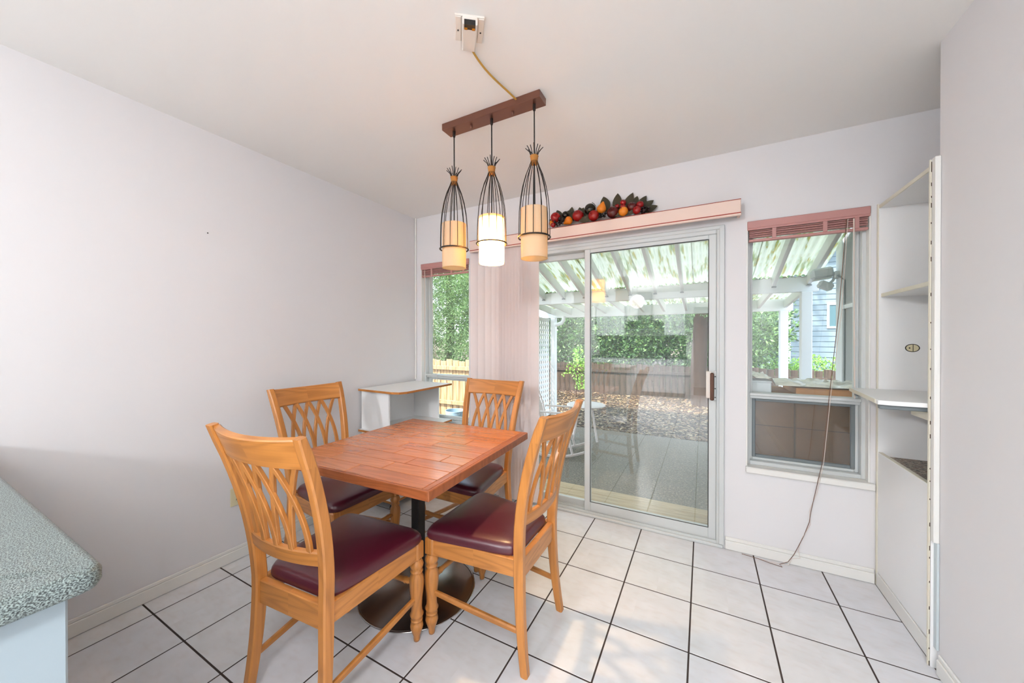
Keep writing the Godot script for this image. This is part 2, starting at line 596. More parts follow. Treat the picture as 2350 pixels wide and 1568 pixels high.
# ------------------------------------------------------------------ shell of the room
func room() -> void:
	var H := 2.44
	# floor: a bed of grout with tiles let into it
	var fl := thing("floor", "white glazed ceramic floor tiles with dark grout lines", "floor", Vector3.ZERO, 0, "", "structure")
	part(fl, "grout_bed", MB.new().span(Vector3(-0.2, -0.14, -0.14), Vector3(4.4, -0.0012, 8.4)), M.grout)
	var xs := [0.0]
	for k in range(-5, 5): xs.append((k + 5.43) * 0.318)
	xs.append(3.22)
	var zs := [0.0]
	for k in range(0, 21): zs.append((k + 0.93) * 0.318)
	zs.append(6.72)
	var cache := {}
	for i in xs.size() - 1:
		for j in zs.size() - 1:
			var w: float = xs[i + 1] - xs[i]
			var d: float = zs[j + 1] - zs[j]
			if w < 0.02 or d < 0.02: continue
			var key := Vector2i(roundi(w * 1000), roundi(d * 1000))
			if not cache.has(key):
				cache[key] = MB.new().box(Vector3(0, -0.004, 0), Vector3(w - 0.0068, 0.008, d - 0.0068), 0.0008).mesh()
			var t := part(fl, "tile", cache[key], M["tile%d" % rng.randi_range(0, 3)])
			t.position = Vector3((xs[i] + xs[i + 1]) / 2, 0, (zs[j] + zs[j + 1]) / 2)
	# ceiling
	solo("ceiling", MB.new().span(Vector3(-0.2, H, -0.14), Vector3(4.4, H + 0.3, 8.4)), M.ceiling, "plain white painted ceiling", "ceiling", "", "structure")
	# walls
	solo("wall_left", MB.new().span(Vector3(-0.2, -0.1, -0.14), Vector3(0, H, 8.4)), M.wall, "plain pinkish white wall on the left", "wall", "", "structure")
	var bw := MB.new()
	var z0 := -0.14
	var cuts := [[-0.2, 0.071, -0.1, H], [0.071, 0.62, -0.1, 0.50], [0.071, 0.62, 2.0, H], [0.62, 0.69, -0.1, H], [0.69, 2.524, -0.1, 0.0], [0.69, 2.524, 1.99, H], [2.524, 2.644, -0.1, H], [2.644, 3.195, -0.1, 0.50], [2.644, 3.195, 2.0, H], [3.195, 4.4, -0.1, H]]
	for c in cuts:
		bw.span(Vector3(c[0], c[2], z0), Vector3(c[1], c[3], 0.0))
	solo("wall_back", bw, M.wall, "pinkish white back wall around the sliding door and two windows", "wall", "", "structure")
	# right wall stops short of the back wall and leaves a niche
	var rw := MB.new()
	rw.span(Vector3(3.22, -0.1, 0.566), Vector3(3.34, H, 8.4))
	rw.span(Vector3(3.34, -0.1, 0.566), Vector3(3.75, H, 0.66))
	rw.span(Vector3(3.62, -0.1, 0.0), Vector3(3.75, H, 0.566))
	solo("wall_right", rw, M.wall, "plain white wall on the right ending at the shelf niche", "wall", "", "structure")
	# wall behind the viewer, with an open doorway to a dark hall
	var nw := MB.new()
	nw.span(Vector3(-0.2, -0.1, 6.72), Vector3(2.22, H, 6.84))
	nw.span(Vector3(3.02, -0.1, 6.72), Vector3(4.4, H, 6.84))
	nw.span(Vector3(2.22, 2.05, 6.72), Vector3(3.02, H, 6.84))
	nw.span(Vector3(-0.2, -0.1, 8.3), Vector3(4.4, H, 8.4))
	nw.span(Vector3(4.3, -0.1, 0.66), Vector3(4.4, H, 8.4))
	solo("wall_near", nw, M.wall, "white kitchen wall behind the viewer with a doorway", "wall", "", "structure")
	# baseboards: a board with a stepped top
	var bl := MB.new()
	bl.span(Vector3(0.0, 0.001, 0.72), Vector3(0.012, 0.062, 2.36), 0.003)
	bl.span(Vector3(0.0, 0.062, 0.72), Vector3(0.008, 0.080, 2.36), 0.003)
	solo("baseboard_left", bl, M.trim, "white moulded baseboard along the left wall", "baseboard", "", "structure")
	var bb := MB.new()
	bb.span(Vector3(2.535, 0.001, 0), Vector3(3.214, 0.055, 0.014), 0.003)
	bb.span(Vector3(2.535, 0.055, 0), Vector3(3.214, 0.076, 0.009), 0.003)
	solo("baseboard_back", bb, M.trim, "white moulded baseboard under the right window", "baseboard", "", "structure")
	var br := MB.new()
	br.span(Vector3(3.206, 0.001, 0.59), Vector3(3.22, 0.062, 6.7), 0.003)
	br.span(Vector3(3.211, 0.062, 0.59), Vector3(3.22, 0.080, 6.7), 0.003)
	solo("baseboard_right", br, M.trim, "white moulded baseboard along the right wall", "baseboard", "", "structure")
	# bead in the corner by the left window
	solo("trim_1", MB.new().tube([Vector3(0.008, 0.92, 0.008), Vector3(0.008, 2.44, 0.008)], 0.008, 8), M.trim, "thin white bead in the corner by the left window", "trim", "", "structure")

# ------------------------------------------------------------------ sliding patio door
func frame_of(mb: MB, x0: float, x1: float, y0: float, y1: float, z: float, d: float, w: float, wt := -1.0, wb := -1.0) -> MB:
	if wt < 0: wt = w
	if wb < 0: wb = w
	mb.span(Vector3(x0, y0, z - d / 2), Vector3(x0 + w, y1, z + d / 2), 0.003)
	mb.span(Vector3(x1 - w, y0, z - d / 2), Vector3(x1, y1, z + d / 2), 0.003)
	mb.span(Vector3(x0 + w, y1 - wt, z - d / 2), Vector3(x1 - w, y1, z + d / 2), 0.003)
	mb.span(Vector3(x0 + w, y0, z - d / 2), Vector3(x1 - w, y0 + wb, z + d / 2), 0.003)
	return mb

func door() -> void:
	var d := thing("door_1", "sliding glass patio door in a pale aluminium frame", "door", Vector3.ZERO, 0, "", "structure")
	var fr := MB.new()
	fr.span(Vector3(2.487, 0.0, -0.13), Vector3(2.524, 1.99, 0.004), 0.004)
	fr.span(Vector3(2.500, 0.02, 0.0), Vector3(2.530, 1.99, 0.016), 0.004)
	fr.span(Vector3(0.69, 0.0, -0.13), Vector3(0.727, 1.99, 0.004), 0.004)
	fr.span(Vector3(0.727, 1.952, -0.13), Vector3(2.487, 1.99, 0.004), 0.004)
	fr.span(Vector3(0.69, 1.975, 0.0), Vector3(2.530, 2.0, 0.014), 0.004)
	part(d, "frame", fr, M.aluminium)
	var tr := MB.new()
	tr.span(Vector3(0.69, 0.0, -0.135), Vector3(2.524, 0.018, 0.018), 0.004)
	for z in [-0.11, -0.065, -0.045, 0.0]:
		tr.span(Vector3(0.727, 0.018, z - 0.002), Vector3(2.487, 0.034, z + 0.002), 0.0008)
	part(d, "track", tr, M.aluminium)
	# fixed panel on the left
	var fx := part(d, "fixed_panel", frame_of(MB.new(), 0.73, 1.668, 0.02, 1.955, -0.088, 0.032, 0.045, 0.045, 0.052), M.aluminium)
	part(fx, "pane", MB.new().span(Vector3(0.772, 0.065, -0.090), Vector3(1.625, 1.912, -0.085)), M.glass)
	# sliding panel on the right, a double pane
	var sl := part(d, "sliding_panel", frame_of(MB.new(), 1.640, 2.487, 0.022, 1.955, -0.03, 0.034, 0.044, 0.03, 0.078), M.aluminium)
	part(sl, "pane", MB.new().span(Vector3(1.682, 0.095, -0.038), Vector3(2.445, 1.927, -0.034)), M.glass)
	part(sl, "pane", MB.new().span(Vector3(1.682, 0.095, -0.024), Vector3(2.445, 1.927, -0.020)), M.glass)
	part(sl, "gasket", frame_of(MB.new(), 1.681, 2.446, 0.096, 1.928, -0.0155, 0.006, 0.005), M.gasket)
	# handle: a white latch plate, a brown grip, a strike with screws
	var h := part(sl, "handle", MB.new().span(Vector3(2.452, 0.915, 0.032), Vector3(2.472, 1.085, 0.052), 0.005), M.handle_brown, "brown wooden pull handle")
	part(h, "latch_plate", MB.new().span(Vector3(2.430, 0.925, -0.012), Vector3(2.462, 1.092, 0.03), 0.004), M.plate)
	part(h, "strike", MB.new().span(Vector3(2.474, 0.912, -0.012), Vector3(2.486, 1.096, 0.008), 0.002), M.aluminium)
	for y in [0.93, 0.985, 1.06]:
		part(h, "screw", MB.new().lathe([Vector2(0.004, 0), Vector2(0.003, 0.002), Vector2(0, 0.0025)], 8, Vector3(2.480, y, 0.008), Basis(Vector3.RIGHT, PI / 2)), M.gasket)
	# outside sill of planks
	var st := thing("trim_2", "weathered tan wooden plank sill outside the patio door", "trim", Vector3.ZERO, 0, "", "structure")
	for k in 4:
		part(st, "plank", MB.new().span(Vector3(0.3, -0.085, -0.262 - 0.118 * k), Vector3(2.6, -0.045, -0.15 - 0.118 * k), 0.005), M.deck)

# ------------------------------------------------------------------ the two windows
func windows() -> void:
	for k in 2:
		var x0: float = [0.071, 2.644][k]
		var x1: float = [0.62, 3.195][k]
		var w := thing("window_%d" % (k + 1), ["tall narrow window in the left corner, showing foliage and a tan fence", "window beside the shelf niche, cardboard boxes behind its lower pane"][k], "window", Vector3.ZERO, 0, "", "structure")
		part(w, "frame", frame_of(MB.new(), x0, x1, 0.53, 2.0, -0.085, 0.09, 0.022), M.aluminium)
		part(w, "lining", MB.new().span(Vector3(x0 - 0.002, 0.53, -0.045), Vector3(x0 + 0.006, 2.0, 0.002), 0.001).span(Vector3(x1 - 0.006, 0.53, -0.045), Vector3(x1 + 0.002, 2.0, 0.002), 0.001), M.trim)
		part(w, "inner_frame", frame_of(MB.new(), x0 + 0.022, x1 - 0.022, 0.552, 1.978, -0.10, 0.045, 0.016), M.aluminium)
		part(w, "middle_rail", MB.new().span(Vector3(x0 + 0.02, 0.932, -0.125), Vector3(x1 - 0.02, 0.966, -0.05), 0.004).span(Vector3(x0 + 0.02, 0.95, -0.05), Vector3(x1 - 0.02, 0.966, -0.035), 0.003), M.aluminium)
		part(w, "upper_pane", MB.new().span(Vector3(x0 + 0.036, 0.96, -0.106), Vector3(x1 - 0.036, 1.965, -0.102)), M.glass)
		part(w, "lower_sash", frame_of(MB.new(), x0 + 0.036, x1 - 0.036, 0.568, 0.932, -0.088, 0.025, 0.018), M.aluminium_dark if k == 1 else M.aluminium)
		part(w, "lower_pane", MB.new().span(Vector3(x0 + 0.052, 0.584, -0.092), Vector3(x1 - 0.052, 0.916, -0.088)), M.glass)
		if k == 1:
			part(w, "insect_screen", MB.new().span(Vector3(x0 + 0.052, 0.584, -0.112), Vector3(x1 - 0.052, 0.916, -0.111)), M.screen_mesh)
		part(w, "sill", MB.new().span(Vector3(x0 - 0.004, 0.494, -0.14), Vector3(x1 + 0.018 * k, 0.53, 0.026), 0.005), M.trim)

# ------------------------------------------------------------------ raised blinds, valance and vertical vanes
func blinds() -> void:
	for k in 2:
		var x0: float = [0.073, 2.646][k]
		var x1: float = [0.618, 3.193][k]
		var t := thing("window_blind", ["mauve slatted blind pulled up at the top of the left window", "mauve slatted blind pulled up at the top of the right window"][k], "blind", Vector3(0, 0, 0), 0, "raised mauve blinds")
		part(t, "headrail", MB.new().span(Vector3(x0, 1.955, -0.028), Vector3(x1, 1.998, 0.012), 0.003).span(Vector3(x0, 1.945, -0.02), Vector3(x1, 1.957, 0.008), 0.002), M.blind)
		for i in 7:
			var s := part(t, "slat", MB.new().box(Vector3.ZERO, Vector3(x1 - x0 - 0.02, 0.0035, 0.026), 0.001), M.blind)
			s.position = Vector3((x0 + x1) / 2, 1.938 - i * 0.0062, -0.006 + 0.001 * (i % 3))
			s.rotation.x = 0.12 * (i % 2)
		part(t, "bottom_rail", MB.new().span(Vector3(x0 + 0.008, 1.875, -0.02), Vector3(x1 - 0.008, 1.89, 0.008), 0.003), M.blind)
		for f in [0.24, 0.66, 0.9]:
			var cx: float = lerpf(x0, x1, f)
			part(t, "ladder_clip", MB.new().span(Vector3(cx - 0.01, 1.885, 0.008), Vector3(cx + 0.01, 1.945, 0.0125), 0.002), M.blind)
		if k == 1:
			part(t, "lift_cord", MB.new().tube([Vector3(3.094, 1.94, 0.016), Vector3(3.06, 1.45, 0.034), Vector3(3.022, 1.006, 0.036), Vector3(2.991, 0.609, 0.036), Vector3(2.966, 0.46, 0.033), Vector3(2.945, 0.33, 0.03), Vector3(2.938, 0.27, 0.03), Vector3(2.915, 0.19, 0.03), Vector3(2.885, 0.11, 0.032), Vector3(2.868, 0.07, 0.036), Vector3(2.84, 0.03, 0.05), Vector3(2.80, 0.008, 0.055), Vector3(2.81, 0.006, 0.075), Vector3(2.75, 0.006, 0.062), Vector3(2.70, 0.006, 0.045), Vector3(2.62, 0.006, 0.035)], 0.0017, 5), M.tan_cord)
			part(t, "lift_cord", MB.new().tube([Vector3(3.10, 1.94, 0.016), Vector3(3.072, 1.45, 0.033), Vector3(3.029, 1.006, 0.034), Vector3(2.998, 0.609, 0.034), Vector3(2.970, 0.44, 0.031), Vector3(2.938, 0.33, 0.029), Vector3(2.944, 0.26, 0.03), Vector3(2.905, 0.17, 0.03), Vector3(2.890, 0.10, 0.03), Vector3(2.897, 0.06, 0.036), Vector3(2.86, 0.05, 0.04), Vector3(2.842, 0.012, 0.05), Vector3(2.78, 0.006, 0.05), Vector3(2.66, 0.006, 0.04)], 0.0014, 5), M.cord)
			part(t, "tilt_wand", MB.new().tube([Vector3(3.125, 1.94, 0.012), Vector3(3.127, 1.3, 0.016), Vector3(3.13, 0.975, 0.016)], 0.003, 6), M.cord)
		else:
			part(t, "tilt_wand", MB.new().tube([Vector3(0.125, 1.94, 0.012), Vector3(0.127, 0.99, 0.016)], 0.003, 6), M.cord)
			part(t, "lift_cord", MB.new().tube([Vector3(0.20, 1.94, 0.012), Vector3(0.235, 1.4, 0.018), Vector3(0.275, 0.97, 0.02), Vector3(0.28, 0.80, 0.02)], 0.0016, 5), M.cord)
	# valance box over the door
	var va := thing("valance", "long pinkish beige valance box over the patio door", "valance")
	part(va, "front_board", MB.new().span(Vector3(0.69, 2.032, 0.085), Vector3(2.607, 2.112, 0.10), 0.003), M.valance)
	part(va, "bottom_lip", MB.new().span(Vector3(0.69, 2.018, 0.084), Vector3(2.609, 2.032, 0.103), 0.003), M.valance)
	part(va, "top_bead", MB.new().span(Vector3(0.69, 2.112, 0.086), Vector3(2.607, 2.115, 0.099), 0.0006), M.valance_line, "thin dark red edge line")
	part(va, "lip_line", MB.new().span(Vector3(0.69, 2.030, 0.0985), Vector3(2.607, 2.0355, 0.1035), 0.001), M.valance_line, "thin dark red line along the lip")
	part(va, "top_board", MB.new().span(Vector3(0.69, 2.098, 0.0), Vector3(2.607, 2.110, 0.085), 0.002), M.valance)
	part(va, "end_board", MB.new().span(Vector3(2.593, 2.03, 0.0), Vector3(2.607, 2.098, 0.085), 0.002), M.valance)
	part(va, "end_board", MB.new().span(Vector3(0.69, 2.03, 0.0), Vector3(0.704, 2.098, 0.085), 0.002), M.valance)
	# vertical vanes drawn to the left
	var vb := thing("vertical_blind", "pale pink vertical blind vanes drawn to the left of the patio door", "blind")
	part(vb, "headrail", MB.new().span(Vector3(0.71, 2.04, 0.025), Vector3(2.59, 2.075, 0.07), 0.003), M.aluminium)
	var spots := []
	var vx := 0.715
	for i in 5:
		spots.append([vx, 0.42 + 0.07 * i])
		vx += [0.078, 0.07, 0.062, 0.046, 0.036][i]
	vx -= 0.018
	for i in 24:
		spots.append([vx, 1.02 - 0.010 * i + 0.07 * (i % 3)])
		vx += 0.0100
	spots.append([vx + 0.008, 0.50])
	spots.append([vx + 0.024, 0.18])
	for s in spots:
		var rows := []
		for yy in [0.03, 0.7, 1.4, 2.038]:
			var r := []
			for i in 7:
				var f := i / 6.0 * 2.0 - 1.0
				r.append(Vector3(f * 0.0445, yy, 0.005 * (1.0 - f * f)))
			rows.append(r)
		var mb := MB.new().grid(rows, false, Vector3.ZERO, Vector3(0, 0, 1))
		var back := []
		for r in rows:
			var rr := []
			for p in r: rr.append(p - Vector3(0, 0, 0.0009))
			back.append(rr)
		mb.grid(back, false, Vector3.ZERO, Vector3(0, 0, -1))
		var o := part(vb, "vane", mb, M.vane)
		o.position = Vector3(s[0], 0, 0.047)
		o.rotation.y = s[1]

# ------------------------------------------------------------------ niche with shelves
func niche() -> void:
	var t := thing("shelf_unit", "white melamine shelf unit built into the niche by the right window", "shelf unit")
	part(t, "side_panel", MB.new().span(Vector3(3.222, 0.0, 0.003), Vector3(3.60, 2.0, 0.020), 0.0015), M.melamine)
	part(t, "side_panel", MB.new().span(Vector3(3.205, 0.0, 0.538), Vector3(3.60, 2.0, 0.556), 0.0015), M.melamine)
	part(t, "edge_strip", MB.new().span(Vector3(3.217, 0.0, 0.004), Vector3(3.222, 2.0, 0.019), 0.001), M.melamine_edge)
	part(t, "edge_strip", MB.new().span(Vector3(3.2, 0.0, 0.539), Vector3(3.205, 2.0, 0.547), 0.001), M.melamine_edge)
	# the near side's edge: raw chipboard with its strip torn away here and there
	part(t, "raw_edge", MB.new().span(Vector3(3.2035, 0.0, 0.547), Vector3(3.205, 1.99, 0.5505)), M.chipboard, "exposed dark chipboard edge")
	var y := 0.02
	var r2 := RandomNumberGenerator.new()
	r2.seed = 17
	while y < 1.96:
		var l := r2.randf_range(0.02, 0.13)
		part(t, "edge_remnant", MB.new().span(Vector3(3.2005, y, 0.5468), Vector3(3.2045, minf(y + l, 1.985), 0.5508), 0.0004), M.melamine_edge)
		y += l + r2.randf_range(0.004, 0.02)
	part(t, "back_panel", MB.new().span(Vector3(3.594, 0.0, 0.020), Vector3(3.604, 2.0, 0.538)), M.melamine)
	var tb := part(t, "top_board", MB.new().span(Vector3(3.226, 1.975, 0.020), Vector3(3.594, 1.993, 0.538), 0.001), M.melamine)
	part(tb, "edge_strip", MB.new().span(Vector3(3.221, 1.975, 0.020), Vector3(3.226, 1.993, 0.538), 0.001), M.melamine_edge)
	var s1 := part(t, "shelf", MB.new().span(Vector3(3.233, 1.512, 0.020), Vector3(3.594, 1.530, 0.538), 0.001), M.melamine)
	part(s1, "edge_strip", MB.new().span(Vector3(3.228, 1.512, 0.028), Vector3(3.233, 1.530, 0.538), 0.001), M.melamine_edge)
	# pull-out board on metal runners
	var pb := part(t, "pull_out_board", MB.new().prism([Vector2(3.10, 0.055), Vector2(3.56, 0.03), Vector2(3.56, 0.533), Vector2(3.10, 0.533), Vector2(3.062, 0.52), Vector2(3.064, 0.49)], 1.018, 1.036, 0.001), M.melamine, "pulled-out white writing board")
	part(pb, "edge_strip", MB.new().loft([[Vector3(3.099, 1.027, 0.052), Vector3(0, 0.0085, 0), Vector3(0.0015, 0, 0)], [Vector3(3.0625, 1.027, 0.49), Vector3(0, 0.0085, 0), Vector3(0.0015, 0, 0)]], 0.0004), M.melamine_edge)
	for z in [0.09, 0.50]:
		part(pb, "runner", MB.new().span(Vector3(3.11 if z < 0.2 else 3.07, 0.998, z - 0.012), Vector3(3.56, 1.016, z + 0.012), 0.003), M.aluminium_dark)
	part(t, "support_rail", MB.new().span(Vector3(3.24, 0.952, 0.30), Vector3(3.594, 0.985, 0.538), 0.002), M.melamine_edge)
	# lower cabinet: a front panel and a patterned top
	part(t, "patterned_top", MB.new().span(Vector3(3.24, 0.672, 0.020), Vector3(3.594, 0.684, 0.538), 0.001), M.patterned_laminate, "worktop of dark speckled laminate")
	var fp := part(t, "front_panel", MB.new().span(Vector3(3.222, 0.072, 0.020), Vector3(3.24, 0.700, 0.538), 0.0015), M.melamine)
	part(fp, "edge_strip", MB.new().span(Vector3(3.2225, 0.700, 0.021), Vector3(3.2395, 0.703, 0.537), 0.001), M.melamine_edge)
	part(t, "kick_board", MB.new().span(Vector3(3.217, 0.0, 0.020), Vector3(3.236, 0.070, 0.538), 0.002), M.trim)
	# round cutout with an outlet behind it, in the far side panel
	var c := Vector3(3.347, 1.248, 0.0202)
	var R := Basis(Vector3.RIGHT, PI / 2)
	part(t, "cutout_rim", MB.new().lathe([Vector2(0.0175, 0.0), Vector2(0.0185, 0.0016), Vector2(0.0205, 0.0012), Vector2(0.0208, 0.0)], 28, c, R.scaled_local(Vector3(1.3, 1, 1))), M.slot)
	part(t, "outlet_face", MB.new().lathe([Vector2(0.0178, 0.0006), Vector2(0.0, 0.0007)], 28, c, R.scaled_local(Vector3(1.3, 1, 1))), M.ivory, "yellowed outlet seen through the cutout")
	part(t, "outlet_seam", MB.new().box(c + Vector3(0.002, 0, 0.0008), Vector3(0.0022, 0.034, 0.0012)), M.slot)
	part(t, "outlet_hole", MB.new().lathe([Vector2(0.0032, 0.0), Vector2(0.003, 0.0015), Vector2(0, 0.0016)], 10, c + Vector3(-0.0105, 0, 0.0004), R), M.slot)
	# casing between the unit and the wall
	var tr := thing("trim_3", "narrow white casing strip at the niche edge, its lower part bare bluish", "trim", Vector3.ZERO, 0, "", "structure")
	part(tr, "upper_strip", MB.new().span(Vector3(3.203, 0.50, 0.5565), Vector3(3.2195, 2.0, 0.5785), 0.002), M.trim)
	part(tr, "lower_strip", MB.new().span(Vector3(3.212, 0.085, 0.5565), Vector3(3.2195, 0.50, 0.5785), 0.001), M.blue_tape)

# ------------------------------------------------------------------ table
func table() -> void:
	var turn := deg_to_rad(2.6)
	var t := thing("dining_table", "square reddish plank-top table on a black post and round steel base", "table", Vector3(1.109, 0, 1.164), turn)
	var hx := 0.421
	var hz := 0.444
	var top := 0.752
	part(t, "core_board", MB.new().span(Vector3(-hx + 0.004, 0.716, -hz + 0.004), Vector3(hx - 0.004, top - 0.0022, hz - 0.004)), M.plank_gap)
	var rows := 10
	var x0 := -hx + 0.003
	var x1 := hx - 0.030
	var wz := (2 * hz - 0.006) / rows
	var cuts := [[0.42], [0.3, 0.72], [0.16, 0.58], [0.36, 0.80], [0.22, 0.62], [0.45], [0.12, 0.52, 0.85], [0.33, 0.7], [0.24, 0.64], [0.5]]
	for i in rows:
		var c: Array = [0.0] + cuts[i] + [1.0]
		for j in c.size() - 1:
			var a := lerpf(x0, x1, c[j])
			var b := lerpf(x0, x1, c[j + 1])
			var p := part(t, "plank", MB.new().box(Vector3.ZERO, Vector3(b - a - 0.0028, 0.0105, wz - 0.0034), 0.0018), M["plank%d" % rng.randi_range(0, 3)])
			p.position = Vector3((a + b) / 2, top - 0.00525 - rng.randf_range(0.0, 0.0006), -hz + 0.003 + wz * (i + 0.5))
	part(t, "end_strip", MB.new().span(Vector3(hx - 0.0285, 0.742, -hz + 0.003), Vector3(hx - 0.003, top, hz - 0.003), 0.002), M.plank_end)
	# edge boards
	part(t, "edge_board", MB.new().span(Vector3(-hx, 0.712, hz - 0.004), Vector3(hx, top - 0.001, hz + 0.006), 0.003), M.plank_edge)
	part(t, "edge_board", MB.new().span(Vector3(-hx, 0.712, -hz - 0.006), Vector3(hx, top - 0.001, -hz + 0.004), 0.003), M.plank_edge)
	part(t, "edge_board", MB.new().span(Vector3(hx - 0.004, 0.712, -hz - 0.006), Vector3(hx + 0.006, top - 0.001, hz + 0.006), 0.003), M.plank_end)
	part(t, "edge_board", MB.new().span(Vector3(-hx - 0.006, 0.712, -hz - 0.006), Vector3(-hx + 0.004, top - 0.001, hz + 0.006), 0.003), M.plank_end)
	for k in [[-0.08, 0.17], [-0.19, -0.03], [0.05, -0.02], [0.22, 0.10]]:
		part(t, "knot", MB.new().lathe([Vector2(0.0035, 0), Vector2(0.003, 0.0004), Vector2(0, 0.0005)], 8, Vector3(k[0], top - 0.0003, k[1])), M.plank_gap)
	part(t, "mounting_plate", MB.new().span(Vector3(-0.2, 0.704, -0.03), Vector3(0.2, 0.712, 0.03), 0.002).span(Vector3(-0.03, 0.704, -0.2), Vector3(0.03, 0.712, 0.2), 0.002), M.steel_black)
	part(t, "post", MB.new().box(Vector3(0, 0.375, 0), Vector3(0.052, 0.66, 0.052), 0.004), M.steel_black)
	part(t, "base_disc", MB.new().lathe([Vector2(0.286, 0.004), Vector2(0.27, 0.0085), Vector2(0.23, 0.017), Vector2(0.17, 0.027), Vector2(0.11, 0.034), Vector2(0.06, 0.038), Vector2(0.05, 0.046), Vector2(0.0, 0.047)], 56), M.stainless)
	part(t, "base_rim", MB.new().lathe([Vector2(0.28, 0.0), Vector2(0.292, 0.001), Vector2(0.2935, 0.004), Vector2(0.290, 0.007), Vector2(0.284, 0.0065)], 56), M.rim_steel)

# ------------------------------------------------------------------ chairs (front towards -z)
func post_z(y: float) -> float:
	return 0.2 + 0.034 * pow((0.43 - y) / 0.43, 2.0) if y < 0.43 else 0.2 + 0.122 * pow((y - 0.43) / 0.57, 1.9)
func post_x(y: float) -> float:
	return 0.170 + 0.020 * pow((0.43 - y) / 0.43, 1.5) if y < 0.43 else 0.170 + 0.046 * (y - 0.43) / 0.57
func back_z(x: float, y: float) -> float:
	return post_z(y) + 0.036 * (1.0 - pow(x / 0.2, 2.0)) - 0.004

